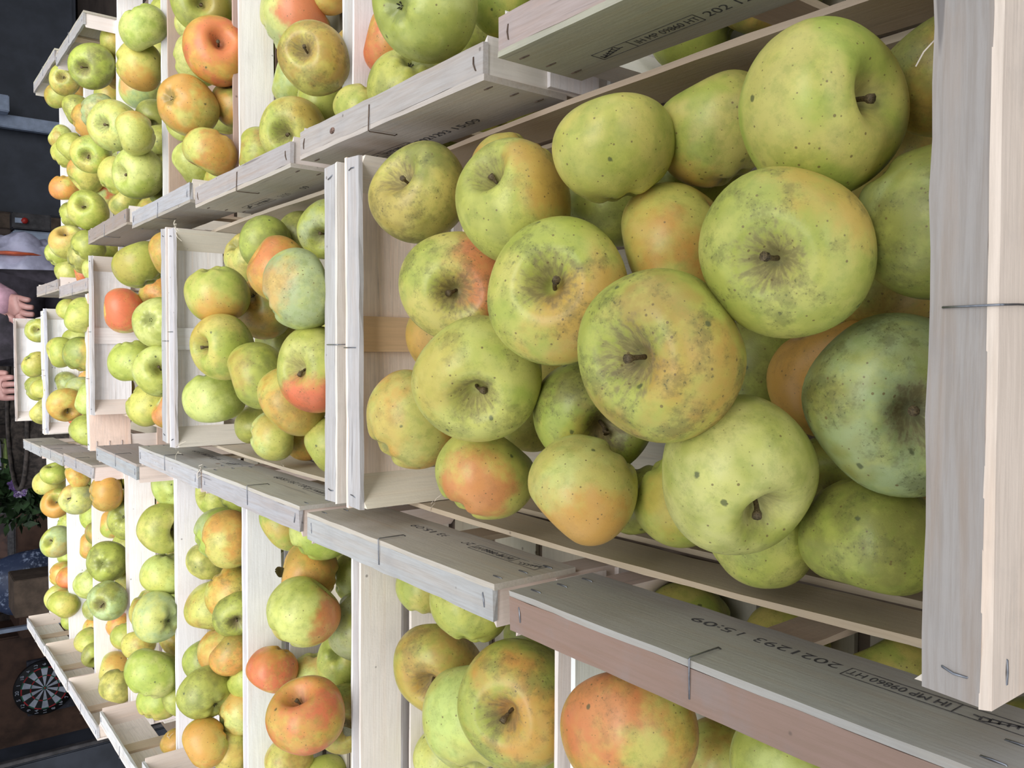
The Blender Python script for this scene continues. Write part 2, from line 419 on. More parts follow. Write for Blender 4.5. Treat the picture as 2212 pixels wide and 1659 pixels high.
for i, (x, y) in enumerate(LX):
    cid = 'L' + 'ABCDEFGH'[i]
    a = 0 if i < 5 else .025
    CR[cid] = crate(cid, x - L / 2, y, a, LLb[i], T_(((.74, .74, .76), PALE), LT[i], slat=LS[i], post=(.74, .62, .56)), {1: (True, 0)} if i < 4 else {}, (1, -1) if i > 3 else (1,), bow=.0)

def splinters(cid, pts, seed):
    r = random.Random(seed); vs, fs = [], []
    for (x, y, z, m) in pts:
        for k in range(m):
            p = Vector((x + r.uniform(-.006, .006), y + r.uniform(-.006, .006), z)); d = Vector((r.uniform(-1, 1), r.uniform(-1, 1), r.uniform(-.8, .5))).normalized()
            e = d.cross(Vector((.2, .5, .9))).normalized() * .0003; ln = r.uniform(.005, .014); q = [p, p + d * ln * .5 + Vector((0, 0, .001)), p + d * ln + d.cross(e).normalized() * .002]
            b0 = len(vs); u = e.cross(d).normalized() * .0003
            for c in q: vs += [c + e, c - e * .5 + u, c - e * .5 - u]
            for j in range(2):
                for i in range(3): a = b0 + j * 3 + i; b_ = b0 + j * 3 + (i + 1) % 3; fs.append((a, b_, b_ + 3, a + 3))
    o = link('splinters', mesh('splinters', vs, fs), WOOD, CR[cid]); o['kind'] = 'stuff'; wood_props(o, (.74, .66, .54), 0, .1)
splinters('LA', [(L / 2 - .012, W / 2 - .004, -.072, 9), (L / 2 - .002, -.11, -.073, 3)], 1)
splinters('C1', [(-L / 2 + .027, -.098, -.002, 1), (L / 2 - .05, .145, -.057, 3)], 2)
splinters('C2', [(L / 2 - .028, -.146, -.003, 7), (L / 2 - .03, .146, -.003, 5), (0, .146, -.056, 3)], 3)
splinters('LD', [(L / 2 - .004, -.147, -.002, 6)], 4)
splinters('RF', [(L / 2 - .02, -.14, -.07, 12)], 5)
splinters('LE', [(-L / 2 + .05, -.1, -.056, 8)], 6)

kn_ = link('knot', tube_mesh('knot', [(0, 0, -.0006), (0, 0, .0004)], .0034, 14), mat_plain('knot_wood', (.20, .12, .09), .8, 0, .4, 500), CR['RB'], (-L / 2 + .013, .078, 0)); kn_.scale = (.8, 1.3, 1)
# table that carries all the crates
tb = empty('market_table', (0, 1.4, 0), 'dark wooden trestle table under all the crates, mostly hidden', 'table')
for i in range(10):
    o = board('table_board', (.155, 3.05, .030), 1, tb, (-.745 + i * .158, 0, ZT - .180), (.16, .12, .09), .6, 6)
for sx in (-.70, .62):
    for sy in (-1.35, 0, 1.35):
        o = board('leg', (.07, .07, ZT - .196), 2, tb, (sx, sy, (ZT - .196) / 2), (.18, .14, .10), .5, 4)

# ---------------------------------------------------------------- the dark room behind the stall
def struct(o): o['kind'] = 'structure'; return o
M_WALL = mat_plain('dark_plank_wood', (0.080, 0.058, 0.048), .8, 0, .35, 9)
M_FLOOR = mat_plain('dark_floor', (0.090, 0.068, 0.057), .7, 0, .3, 3)
M_CEIL = mat_plain('dark_ceiling', (.05, .05, .055), .8, 0, .1, 3)
M_DOOR = mat_plain('anthracite_door', (0.050, 0.056, 0.073), .5, 0, .12, 6)
M_ALU = mat_plain('aluminium_rail', (.34, .40, .52), .45, .2, .08, 20)
M_BLUE = mat_plain('grey_blue_enamel', (0.260, 0.312, 0.403), .5, 0, .1, 12)
M_DGREY = mat_plain('dark_grey_metal', (.05, .047, .05), .6, .2, .25, 18)
M_RED = mat_plain('red_button', (.30, .02, .015), .4)
M_BROWN = mat_plain('brown_chest_wood', (.085, .045, .030), .7, 0, .3, 5)
M_NAVY = mat_plain('navy_black_cabinet', (.022, .026, .036), .5, 0, .2, 7)
M_CARD = mat_plain('brown_box', (.10, .07, .05), .8, 0, .2, 14)
M_WICK = mat_plain('dark_wicker', (.045, .035, .03), .85, 0, .4, 40)
M_GREENF = mat_plain('foliage_green', (.025, .055, .018), .6, 0, .4, 18)
M_VIOL = mat_plain('pansy_violet', (.14, .08, .24), .7, 0, .4, 40)
M_LILAC = mat_plain('pansy_pale', (.42, .36, .50), .7, 0, .3, 60)
M_PLAST = mat_plain('white_plastic_film', (.36, .36, .48), .35, 0, .15, 12)
M_ORNG = mat_plain('orange_print', (.50, .09, .03), .4, 0, .2, 12)
M_BLK = mat_plain('board_black', (.012, .012, .014), .6)
M_BWHITE = mat_plain('board_white', (.46, .50, .60), .6)
M_BRED = mat_plain('board_red', (.40, .02, .03), .6)
M_BGRN = mat_plain('board_green', (.02, .14, .08), .6)
M_WIRE = mat_plain('board_wire', (.35, .36, .38), .4, .6)
M_SLATE = mat_plain('slate_felt', (.045, .048, .065), .9, 0, .2, 30)

def mat_speckle():
    m, nt = newmat('speckled_blue_weave'); b = NB(nt)
    tc = b.n('ShaderNodeTexCoord').outputs['Object']
    n1 = b.noise(tc, 42, 3, .6); n2 = b.noise(tc, 9, 2, .5)
    c = b.mix(b.math('MULTIPLY', b.step(n1, .52, .66), b.step(n2, .35, .6)), (.035, .05, .10), (.30, .36, .50))
    b.out(c, .5, b.bump(n1, .3, .004)); return m
M_SPECK = mat_speckle()

# walls, floor, ceiling of the room (open towards the stall)
XL, XR, YB, ZC = -5.2, 4.4, 7.0, 2.7
struct(boxm('floor', XL, XR, -2.5, YB + .1, -.06, 0, M_FLOOR))
struct(boxm('ceiling', XL, XR, 2.6, YB + .1, ZC, ZC + .1, M_CEIL))
struct(boxm('wall_left', XL - .1, XL, 2.6, YB, 0, ZC, M_WALL))
struct(boxm('wall_right', XR, XR + .1, 2.6, YB, 0, ZC, M_CEIL))
wb = struct(boxm('wall_back', XL, XR, YB, YB + .1, 0, ZC, M_WALL))
wc = ((XL + XR) / 2, YB + .05, ZC / 2)
PLK = {}
for i in range(33):
    x = XL + .08 + i * .172; h = 2.3
    if x > .95: break
    if 0 not in PLK:
        o = boxm('plank', -.082, .082, -.011, .011, -h / 2, h / 2, M_WALL, None, .004); PLK[0] = o
    else: o = link('plank', PLK[0].data, None, None)
    o.parent = wb; o.location = (x - wc[0], YB - .012 - wc[1] + rnd.uniform(-.005, .004), h / 2 + rnd.uniform(0, .1) - wc[2])

# added fill light that brightens the dark room, above the frame
ll = bpy.data.lights.new('room_fill_light', 'AREA'); ll.energy = 16; ll.size = 1.4; ll.color = (.80, .86, 1.0)
llo = bpy.data.objects.new('room_fill_light', ll); C.objects.link(llo); llo.location = (-.6, 5.0, ZC - .05)
# added unseen panel shading the stall's near end, above and behind the camera
shade_pn = struct(boxm('shade_panel', -2.2, 2.2, -1.9, -.36, 2.12, 2.15, mat_plain('shade_panel_cloth', (.30, .29, .27), .9)))
# dark sectional door at the upper left of the photo
Yd = 6.75
a = at(0, 462, Yd); z_lo = 0.02
door = boxm('door_1', a.x, XR - .05, Yd, Yd + .06, z_lo, 2.5, M_DOOR, None, .006); struct(door)
dc = door.location
for i in range(5):
    boxm('panel', a.x + .01 - dc.x, XR - .06 - dc.x, -.045, -.030, z_lo + .02 + i * .49 - dc.z, z_lo + .50 + i * .49 - dc.z, M_DOOR, door, .008)
r0 = at(0, 274, Yd - .1); r1 = at(0, 246, Yd - .1)
rail = boxm('aluminium_rail', r0.x, r1.x, Yd - .12, Yd - .055, 0, 2.4, M_ALU, None, .006)
tag(rail, 'pale blue aluminium rail running across the dark shutter at the left edge', 'rail')
hb = at(6, 228, Yd - .16)
bx_ = boxm('junction_box', hb.x - .055, hb.x + .055, Yd - .24, Yd - .13, hb.z - .03, hb.z + .10, M_ALU, None, .006)
tag(bx_, 'small pale blue box on the end of the aluminium rail', 'box')

# grey cabinet with red button
Yc = 5.9
p0 = at(28, 464, Yc); p1 = at(118, 536, Yc)
zt = at(28, 500, Yc).z; zb = 0.0
cab = empty('metal_cabinet', ((p0.x + p1.x) / 2, Yc, 0), 'grey metal cabinet with red push button behind the farthest apples', 'cabinet')
cx0, cx1 = p1.x - (p0.x + p1.x) / 2, p0.x - (p0.x + p1.x) / 2
boxm('body', cx0 - .02, cx1 - .09, -.02, .45, 0, zt, M_BLUE, cab, .008)
boxm('lower_front', cx0 - .15, cx0 - .03, -.06, .40, 0, zt - .01, M_DGREY, cab, .006)
boxm('edge_rail', cx0 - .028, cx0 - .002, -.045, .02, 0, zt + .005, M_ALU, cab, .004)
cb = boxm('control_box', cx1 - .085, cx1 + .01, -.05, .06, zt - .20, zt + .01, M_DGREY, cab, .006)
bpy.context.view_layer.update()
me = tube_mesh('button', [(0, 0, 0), (0, -.02, 0)], .018, 12); bt = link('button', me, M_RED, cb, (.0, -.056, .04))
boxm('label_plate', -.015, .015, -.06, -.054, .05, .09, M_BLUE, cb)

# leaning pallet of brown boards
pal = empty('wooden_pallet', (at(20, 560, 6.1).x - .1, 6.62, 0), 'brown wooden pallet standing upright behind the plastic bag', 'pallet')
for k in range(6):
    boxm('board', -.42 + k * .155, -.42 + k * .155 + .10, -.012, .012, 0, 1.0, M_CARD, pal, .004)
for zz in (.12, .5, .92): boxm('bearer', -.45, .47, .013, .09, zz - .04, zz + .04, M_WALL, pal, .004)

# crumpled plastic bag with orange print, on a stool of stacked boxes
def blob(name, mat, c, rx, ry, rz_, seed, amp=.22, parent=None, sub=4, label=None):
    from mathutils import noise
    bm = bmesh.new(); bmesh.ops.create_icosphere(bm, subdivisions=sub, radius=1)
    off = Vector((seed * 3.7, seed * 1.9, seed * 5.1))
    for v in bm.verts:
        nn = noise.noise(v.co * 1.6 + off) * amp + abs(noise.noise(v.co * 4.2 + off)) * amp * .7
        v.co *= 1 + nn
        v.co.x *= rx; v.co.y *= ry; v.co.z *= rz_
    me = bpy.data.meshes.new(name); bm.to_mesh(me); bm.free(); me.polygons.foreach_set('use_smooth', [sub > 3] * len(me.polygons))
    return link(name, me, mat, parent, c)
pb = at(52, 592, 4.6)
bag = blob('plastic_bag', M_PLAST, pb, .17, .12, .20, 2, .35); tag(bag, 'crumpled white plastic bag with orange print at the left edge', 'bag')
for (dx, dz, sx, sz, rr) in ((.085, .04, .012, .11, .1), (-.03, .10, .08, .014, .5), (-.02, -.06, .10, .012, .3)):
    o = blob('printed_patch', M_ORNG, (dx, -.072, dz), sx, .058, sz, 5 + rr, .2, bag)
bxb = boxm('storage_box', pb.x - .22, pb.x + .22, 4.42, 4.80, 0, pb.z - .31, M_CARD, None, .006)
tag(bxb, 'brown box on the ground carrying the crumpled plastic bag', 'box')

# wicker baskets
def basket(c, R, H, label):
    t = empty('wicker_basket', c, label, 'basket')
    vs, fs = [], []; N = 40; rings = 14
    for j in range(rings + 1):
        zz = H * j / rings; rr = R * (.80 + .20 * math.sin(j / rings * 1.4))
        for i in range(N):
            a_ = 2 * math.pi * i / N; k = 1 + .012 * (1 if (i + j) % 2 else -1)
            vs.append((rr * k * math.cos(a_), rr * k * math.sin(a_), zz))
    for j in range(rings):
        for i in range(N):
            fs.append((j * N + i, j * N + (i + 1) % N, (j + 1) * N + (i + 1) % N, (j + 1) * N + i))
    fs.append(tuple(range(N))[::-1])
    link('body', mesh('body', vs, fs), M_WICK, t)
    pts = [(R * math.cos(2 * math.pi * i / 32), R * math.sin(2 * math.pi * i / 32), H) for i in range(33)]
    link('rim', tube_mesh('rim', pts, .009, 8), M_WICK, t)
    return t
pk = at(70, 900, 3.9)
basket((pk.x, 3.95, 0), .30, pk.z + .05, 'large dark wicker basket standing behind the farthest middle crate')
pk2 = at(10, 735, 4.4)
basket((pk2.x - .22, 5.1, 0), .22, pk2.z + .12, 'smaller dark wicker basket at the left edge beside the person')

# striped cushion
ps = at(16, 990, 5.6)
cush = empty('striped_cushion', (ps.x, 5.6, ps.z), 'cushion with lilac, lime and blue stripes at the left edge', 'cushion')
stripes = [(.30, .28, .40), (.34, .32, .42), (.20, .26, .08), (.26, .32, .10), (.06, .24, .36), (.05, .20, .32)]
for i, c in enumerate(stripes):
    m_ = mat_plain('stripe_cloth_%d' % i, c, .85, 0, .1, 30)
    blob('stripe', m_, (0, 0, .075 - i * .032), .12, .07, .020, 1, .05, cush, 3)
boxm('pillow_body', -.12, .12, -.045, .05, -.11, .10, mat_plain('cushion_back', (.10, .10, .07), .9), cush, .03)

# planter with pansies
pp = at(52, 1070, 5.0)
pl = empty('flower_planter', (pp.x, 5.1, 0), 'planter of dark green foliage with violet pansies beyond the lower row', 'plant')
boxm('trough', -.17, .17, -.12, .12, pp.z - .40, pp.z - .12, M_DGREY, pl, .01)
rr_ = random.Random(5)
vs, fs = [], []
for i in range(420):
    c = Vector((max(-.15, min(.15, rr_.gauss(0, .09))), rr_.gauss(0, .06), pp.z - .10 + abs(rr_.gauss(0, .13))))
    d = Vector((rr_.uniform(-1, 1), rr_.uniform(-1, .2), rr_.uniform(-.2, 1))).normalized(); e = d.cross(Vector((rr_.uniform(-1, 1), rr_.uniform(-1, 1), .3))).normalized()
    s_ = rr_.uniform(.025, .05); k = len(vs)
    vs += [c, c + d * s_ + e * s_ * .45, c + d * s_ * 2, c + d * s_ - e * s_ * .45]; fs.append((k, k + 1, k + 2, k + 3))
fo = link('foliage', mesh('foliage', vs, fs), M_GREENF, pl); fo['kind'] = 'stuff'
for (x, y, s_, mt) in ((42, 1058, .042, M_VIOL), (62, 1010, .032, M_VIOL), (40, 1068, .020, M_LILAC), (52, 1062, .016, M_LILAC), (28, 1046, .030, M_VIOL)):
    f_ = at(x, y, 4.82); vs, fs = [], []
    for k in range(5):
        a_ = 2 * math.pi * k / 5; b0 = len(vs); vs.append((0, 0, 0))
        for m2 in range(7):
            t2 = a_ + (m2 - 3) * .20; r2 = s_ * (1 - .12 * abs(m2 - 3)); vs.append((r2 * math.cos(t2), -.006 - .004 * (m2 % 2), r2 * math.sin(t2)))
        for m2 in range(6): fs.append((b0, b0 + 1 + m2, b0 + 2 + m2))
    link('blossom', mesh('blossom', vs, fs), mt, pl, (f_.x - pp.x, f_.y - 5.1, f_.z))

# framed still life
Yp = 6.2
a0 = at(0, 1228, Yp); a1 = at(33, 1092, Yp)
ph = 0.62; zc_ = at(33, 1160, Yp).z + ph / 2
fr = empty('framed_painting', ((a0.x + a1.x) / 2, Yp, zc_), 'framed dark still life painting leaning at the left edge of the photo', 'painting')
hw = (a1.x - a0.x) / 2; t_ = .045
def mat_paint():
    m, nt = newmat('still_life_paint'); b = NB(nt)
    tc = b.n('ShaderNodeTexCoord').outputs['Object']
    n1 = b.noise(tc, 7, 3, .6); n2 = b.noise(b.vec('ADD', tc, (4., 2., 8.)), 9, 2, .5)
    c = b.mix(b.step(n1, .45, .62), (.05, .035, .035), (.16, .09, .07)); c = b.mix(b.step(n2, .62, .70), c, (.36, .14, .03))
    b.out(c, .5); return m
boxm('canvas', -hw + t_, hw - t_, .0, .012, -ph / 2 + t_, ph / 2 - t_, mat_paint(), fr)
M_FR = mat_plain('silvered_frame', (.13, .125, .13), .5, .3, .2, 40)
for (x0, x1, z0, z1) in ((-hw, -hw + t_, -ph / 2, ph / 2), (hw - t_, hw, -ph / 2, ph / 2), (-hw + t_, hw - t_, -ph / 2, -ph / 2 + t_), (-hw + t_, hw - t_, ph / 2 - t_, ph / 2)):
    boxm('frame_bar', x0, x1, -.03, .015, z0, z1, M_FR, fr, .010)
shelf = boxm('sideboard', at(0, 1345, 6.5).x, at(0, 1080, 6.5).x, 6.05, 6.6, 0, zc_ - ph / 2, M_BROWN, None, .01)
tag(shelf, 'dark brown sideboard below the framed painting', 'sideboard')

# speckled blue sack and brown box
pw = at(50, 1270, 5.5)
sack = blob('blue_sack', M_SPECK, (pw.x, 5.6, pw.z - .12), .20, .14, .30, 4, .12); tag(sack, 'dark blue sack with pale speckles in the back of the room', 'sack')
pc = at(70, 1285, 5.1)
car = boxm('cardboard_box', pc.x - .10, pc.x + .10, 5.05, 5.30, .0, pc.z + .09, M_CARD, None, .004); tag(car, 'narrow brown cardboard box in front of the blue sack', 'box')
stand = boxm('low_table', pw.x - .24, pw.x + .22, 5.36, 5.95, 0, pw.z - .52, M_WALL, None, .01); tag(stand, 'low dark wooden table under the blue sack', 'table')
r2a = at(0, 1362, 5.9); 
tr = boxm('metal_strip', r2a.x - .012, r2a.x + .012, 5.86, 5.90, 0, 1.2, M_ALU, None, .003); tag(tr, 'thin grey metal strip standing beside the brown chest', 'strip')

# brown chest with slate square and dartboard
Ye = 6.5
c0 = at(60, 1600, Ye); c1_ = at(60, 1372, Ye)
chest = boxm('wooden_chest', c0.x - .55, c1_.x, Ye + .02, YB - .05, 0, .95, M_BROWN, None, .01); tag(chest, 'tall brown wooden chest behind the dartboard', 'chest')
pd = at(97, 1486, Ye - .06)
sq = boxm('backing_panel', pd.x - .19, pd.x + .19, Ye - .02, Ye + .018, pd.z - .22, pd.z + .10, M_SLATE, None, .003); tag(sq, 'square dark slate panel behind the dartboard', 'panel')
db_ = empty('dartboard', (pd.x, Ye - .022, pd.z), 'round dartboard with black and white sectors in the dark room', 'dartboard')
Rb = .188
def ring(name, r0, r1, a0_, a1_, y, mat, parent, seg=6):
    vs, fs = [], []
    for i in range(seg + 1):
        a_ = a0_ + (a1_ - a0_) * i / seg
        for rr in (r0, r1):
            for yy in (y, y + .004): vs.append((rr * math.sin(a_), yy, rr * math.cos(a_)))
    for i in range(seg):
        k = i * 4
        fs += [(k, k + 2, k + 6, k + 4), (k + 1, k + 5, k + 7, k + 3), (k + 2, k + 3, k + 7, k + 6), (k, k + 4, k + 5, k + 1)]
    fs += [(0, 1, 3, 2), (seg * 4, seg * 4 + 2, seg * 4 + 3, seg * 4 + 1)]
    return link(name, mesh(name, vs, fs), mat, parent)
me = tube_mesh('disc', [(0, 0, 0), (0, -.03, 0)], Rb, 48); link('disc', me, M_BLK, db_)
nums = [20, 1, 18, 4, 13, 6, 10, 15, 2, 17, 3, 19, 7, 16, 8, 11, 14, 9, 12, 5]
for k in range(20):
    a0_ = (k - .5) * math.pi / 10; a1_ = a0_ + math.pi / 10
    dk = k % 2 == 0
    ring('sector', Rb * .07, Rb * .44, a0_, a1_, -.036, M_BLK if dk else M_BWHITE, db_, 2)
    ring('treble_field', Rb * .44, Rb * .48, a0_, a1_, -.037, M_BRED if dk else M_BGRN, db_, 2)
    ring('sector', Rb * .48, Rb * .74, a0_, a1_, -.036, M_BLK if dk else M_BWHITE, db_, 2)
    ring('double_field', Rb * .74, Rb * .78, a0_, a1_, -.037, M_BRED if dk else M_BGRN, db_, 2)
    am = k * math.pi / 10
    cu = bpy.data.curves.new('number', 'FONT'); cu.body = str(nums[k]); cu.size = .032; cu.align_x = 'CENTER'; cu.align_y = 'CENTER'; cu.extrude = .0006; cu.materials.append(M_BWHITE)
    o = bpy.data.objects.new('number', cu); C.objects.link(o); o.parent = db_; o.location = (Rb * .88 * math.sin(am), -.033, Rb * .88 * math.cos(am)); o.rotation_euler = (math.pi / 2, 0, 0); to_mesh(o)
ring('outer_bull', Rb * .028, Rb * .07, 0, 2 * math.pi, -.037, M_BGRN, db_, 16)
link('bull', tube_mesh('bull', [(0, -.03, 0), (0, -.042, 0)], Rb * .03, 12), M_BRED, db_)

# navy cabinet in the lower left corner of the photo
Yn = 4.3
n0 = at(0, 1602, Yn)
nv = empty('navy_cabinet', (n0.x - .10, Yn, 0), 'low blue-black cabinet in the lower left corner of the photo', 'cabinet')
zn = 1.02
boxm('body', -1.6, 0, 0, .16, 0, zn, M_NAVY, nv, .008)
boxm('door', -.52, -.02, -.02, -.002, .05, zn - .03, M_NAVY, nv, .006)
boxm('door', -1.04, -.54, -.02, -.002, .05, zn - .03, M_NAVY, nv, .006)
boxm('edge_strip', -.012, .006, -.03, .0, 0, zn + .004, M_DGREY, nv, .002)
for dx, dz in ((-.10, .75), (-.20, .60)): link('knob', tube_mesh('knob', [(dx, -.02, dz), (dx, -.045, dz)], .018, 10, [.011, .020]), M_BLK, nv)

# ---------------------------------------------------------------- person behind the farthest crates
M_JACK = mat_plain('dark_jacket', (.030, .034, .045), .8, 0, .35, 14, .3, .5)
M_TROU = mat_plain('dark_trousers', (.035, .03, .04), .85, 0, .3, 16, .3, .5)
M_SKIN = mat_plain('skin', (.30, .16, .145), .5, 0, .12, 14, .35, .1)
M_PINK = mat_plain('pink_sleeve', (.34, .20, .25), .85, 0, .15, 26, .3, .6)
M_HAIR = mat_plain('brown_hair', (.05, .03, .02), .7, 0, .4, 60)
def skin_obj(name, joints, edges, radii, mat, parent, root=0, sub=2):
    me = bpy.data.meshes.new(name); me.from_pydata([tuple(j) for j in joints], edges, []); me.update()
    o = link(name, me, mat, parent)
    sk = o.modifiers.new('Skin', 'SKIN'); sk.use_smooth_shade = True
    for i, r_ in enumerate(radii):
        d = me.skin_vertices[0].data[i]
        d.radius = r_ if isinstance(r_, tuple) else (r_, r_); d.use_root = (i == root)
    sb = o.modifiers.new('Sub', 'SUBSURF'); sb.levels = sub; sb.render_levels = sub
    return o
h1 = at(50, 668, 2.93); h2 = at(14, 838, 3.0)
ox, oy = .10, 3.36
per = empty('person', (ox, oy, 0), 'person in dark jacket with pink cuffs reaching over the farthest crates', 'person')
def V(x, y, z): return Vector((x, y, z))
H1 = V(h1.x - ox, h1.y - oy, h1.z); H2 = V(h2.x - ox, h2.y - oy, h2.z)
J = [V(0, .0, .90), V(0, -.01, 1.05), V(0, -.03, 1.22), V(0, -.05, 1.38), V(0, -.06, 1.47), V(0, -.09, 1.57), V(0, -.10, 1.68),
     V(.17, -.05, 1.38), V(.25, -.12, 1.14), H1 + V(.03, .09, .05),
     V(-.17, -.05, 1.38), V(-.27, -.12, 1.14), H2 + V(-.01, .09, .05),
     V(.09, 0, .86), V(.10, -.02, .48), V(.10, .02, .08), V(.10, -.13, .035),
     V(-.09, 0, .86), V(-.10, -.02, .48), V(-.10, .02, .08), V(-.10, -.13, .035)]
E_ = [(0, 1), (1, 2), (2, 3), (3, 4), (4, 5), (5, 6), (3, 7), (7, 8), (8, 9), (3, 10), (10, 11), (11, 12), (0, 13), (13, 14), (14, 15), (15, 16), (0, 17), (17, 18), (18, 19), (19, 20)]
Rd = [(.15, .10), (.13, .09), (.14, .10), (.13, .09), .055, .085, .085, .055, .042, .026, .055, .042, .026, .085, .055, .038, .035, .085, .055, .038, .035]
body = skin_obj('body', J, E_, Rd, M_SKIN, per)
jk = [J[i] for i in (0, 1, 2, 3, 7, 8, 9, 10, 11, 12)] ; jk[0] = V(0, 0, .84)
jk[6] = J[8].lerp(J[9], .72); jk[9] = J[11].lerp(J[12], .72)
skin_obj('jacket', jk, [(0, 1), (1, 2), (2, 3), (3, 4), (4, 5), (5, 6), (3, 7), (7, 8), (8, 9)], [(.19, .14), (.17, .125), (.17, .125), (.15, .11), .075, .062, .050, .075, .062, .050], M_JACK, per)
skin_obj('trousers', [V(0, 0, .88), J[13], J[14], V(.10, .02, .10), J[17], J[18], V(-.10, .02, .10)], [(0, 1), (1, 2), (2, 3), (0, 4), (4, 5), (5, 6)], [(.16, .12), .10, .072, .062, .10, .072, .062], M_TROU, per)
for s, H, A_ in ((1, H1, J[9]), (-1, H2, J[12])):
    Bj = J[8] if s > 0 else J[11]
    skin_obj('cuff', [Bj.lerp(A_, .70), Bj.lerp(A_, .92), A_ + (H - A_) * .62], [(0, 1), (1, 2)], [.046, .045, .043], M_PINK, per)
    palm = A_ + (H - A_) * .75
    dr = (H - A_).normalized()
    side = V(1, 0, 0); dn = V(0, -.35, -1).normalized()
    js = [A_, A_ + (H - A_) * .35, palm]; ed = [(0, 1), (1, 2)]; rd = [.026, (.036, .020), (.040, .018)]
    for f in range(4):
        base = palm + side * (f - 1.5) * .021; ln = (.022, .026, .025, .020)[f]
        k = len(js); js += [base + dr * .018, base + dr * (.018 + ln), base + dr * (.020 + ln) + dn * ln * .8]; ed += [(2, k), (k, k + 1), (k + 1, k + 2)]; rd += [.0105, .0095, .0085]
    k = len(js); tb_ = A_ + (H - A_) * .4 - side * s * .03
    js += [tb_, tb_ - side * s * .02 + dr * .03, tb_ - side * s * .015 + dr * .055 + dn * .01]; ed += [(1, k), (k, k + 1), (k + 1, k + 2)]; rd += [.012, .011, .009]
    skin_obj('hand', js, ed, rd, M_SKIN, per)
blob('hair', M_HAIR, (0, -.06, 1.72), .10, .115, .10, 3, .06, per, 4)
for sx in (-1, 1):
    link('eye', tube_mesh('eye', [(sx * .033, -.180, 1.655), (sx * .033, -.192, 1.655)], .011, 10), M_BLK, per)
    blob('ear', M_SKIN, (sx * .088, -.095, 1.64), .012, .022, .032, 2, .05, per, 3)
blob('nose', M_SKIN, (0, -.195, 1.625), .013, .020, .026, 2, .05, per, 3)
boxm('mouth', -.024, .024, -.185, -.178, 1.578, 1.586, mat_plain('lips', (.35, .12, .11), .5), per, .003)
boxm('shoe', .055, .145, -.20, .06, 0, .07, M_BLK, per, .02); boxm('shoe', -.145, -.055, -.20, .06, 0, .07, M_BLK, per, .02)
# ---------------------------------------------------------------- apples
def lin(r, g, b_): return (r, g, b_)
COL = {'g': (.385, .42, .085), 'y': (.54, .495, .125), 'o': (.58, .30, .07), 'r': (.64, .17, .075), 'b': (.42, .29, .07), 'd': (.27, .28, .07), 'p': (.54, .57, .18), 'l': (.38, .44, .20)}
def apple_mesh(seed, squat=.86, topw=1.0, lob=.02):
    r = random.Random(seed); NU, NV = 56, 40
    ph = [r.uniform(0, 6.28) for _ in range(6)]
    vs = []
    tilt = r.uniform(-.11, .11)
    dt = r.uniform(.36, .50); wt = r.uniform(.25, .33); db = r.uniform(.13, .2); wb = r.uniform(.2, .27)
    for j in range(NV + 1):
        u = j / NV
        phi = math.pi * (u - .07 * math.sin(2 * math.pi * u) * 0)
        for i in range(NU):
            th = 2 * math.pi * i / NU
            s = math.sin(phi); c = math.cos(phi)
            rr = (s ** .86) * (1 + .07 * c * topw)
            z = squat * (abs(c) ** .94) * (1 if c > 0 else -1)
            lobes = 1 + lob * math.cos(5 * th + ph[0]) * (.35 + .65 * max(0, -c)) + .036 * math.cos(2 * th + ph[1]) + .012 * math.cos(3 * th + ph[2] + 1.3 * c)
            x = rr * lobes * math.cos(th); y = rr * lobes * math.sin(th)
            if c > 0: z -= dt * math.exp(-(rr / wt) ** 2 * .9) * 1.25 + .03 * math.cos(2 * th + ph[3]) * rr * c
            else: z += db * math.exp(-(rr / wb) ** 2) * 1.25 + .035 * math.cos(5 * th + ph[0]) * math.exp(-((rr - .42) / .22) ** 2)
            z += tilt * x + .02 * math.sin(2.1 * x + ph[4]) + .015 * math.sin(2.7 * y + ph[5])
            vs.append((x, y, z))
    fs = []
    for j in range(NV):
        for i in range(NU):
            i2 = (i + 1) % NU; a, b_, c_, d_ = j * NU + i, j * NU + i2, (j + 1) * NU + i2, (j + 1) * NU + i
            if j == 0: fs.append((a, c_, d_)[::-1]) if 0 else fs.append((a, d_, c_))
            elif j == NV - 1: fs.append((a, d_, b_))
            else: fs.append((a, d_, c_, b_))
    me = mesh('apple', vs, fs, True)
    bm = bmesh.new(); bm.from_mesh(me); bmesh.ops.remove_doubles(bm, verts=bm.verts, dist=1e-5); bmesh.ops.recalc_face_normals(bm, faces=bm.faces); bm.to_mesh(me); bm.free()
    me.polygons.foreach_set('use_smooth', [True] * len(me.polygons))
    me.materials.append(APPLE)
    return me, squat, dt, db
VAR = [apple_mesh(100 + i, [.84, .88, .80, .90, .86, .83, .92, .87, .85, .89][i], [1, .5, 1.3, .2, .8, 1.2, -.2, .9, .6, 1.1][i], [.02, .035, .015, .03, .02, .045, .02, .03, .01, .025][i]) for i in range(10)]
def stalk_mesh(seed):
    r = random.Random(seed); pts = []; rads = []
    bx, by = r.uniform(-.12, .12), r.uniform(-.12, .12); H = r.uniform(.28, .44)
    for k in range(8):
        t = k / 7; pts.append((bx * t * t, by * t * t, H * t)); rads.append(.030 + .010 * abs(t - .4) + (.022 if k >= 6 else 0))
    return tube_mesh('stalk', pts, .03, 8, rads)
STK = [stalk_mesh(i) for i in range(5)]
def calyx_mesh():
    vs, fs = [(0, 0, 0)], []
    for k in range(5):
        a = 2 * math.pi * k / 5; b0 = len(vs)
        for (rr, da, z) in ((.05, -.5, -.01), (.05, .5, -.01), (.13, .12, -.07), (.10, 0, -.13)):
            vs.append((rr * math.cos(a + da), rr * math.sin(a + da), z))
        fs += [(0, b0 + 1, b0), (b0, b0 + 2, b0 + 1), (b0, b0 + 3, b0 + 2), (b0 + 1, b0 + 2, b0 + 3)]
    return mesh('calyx', vs, fs)
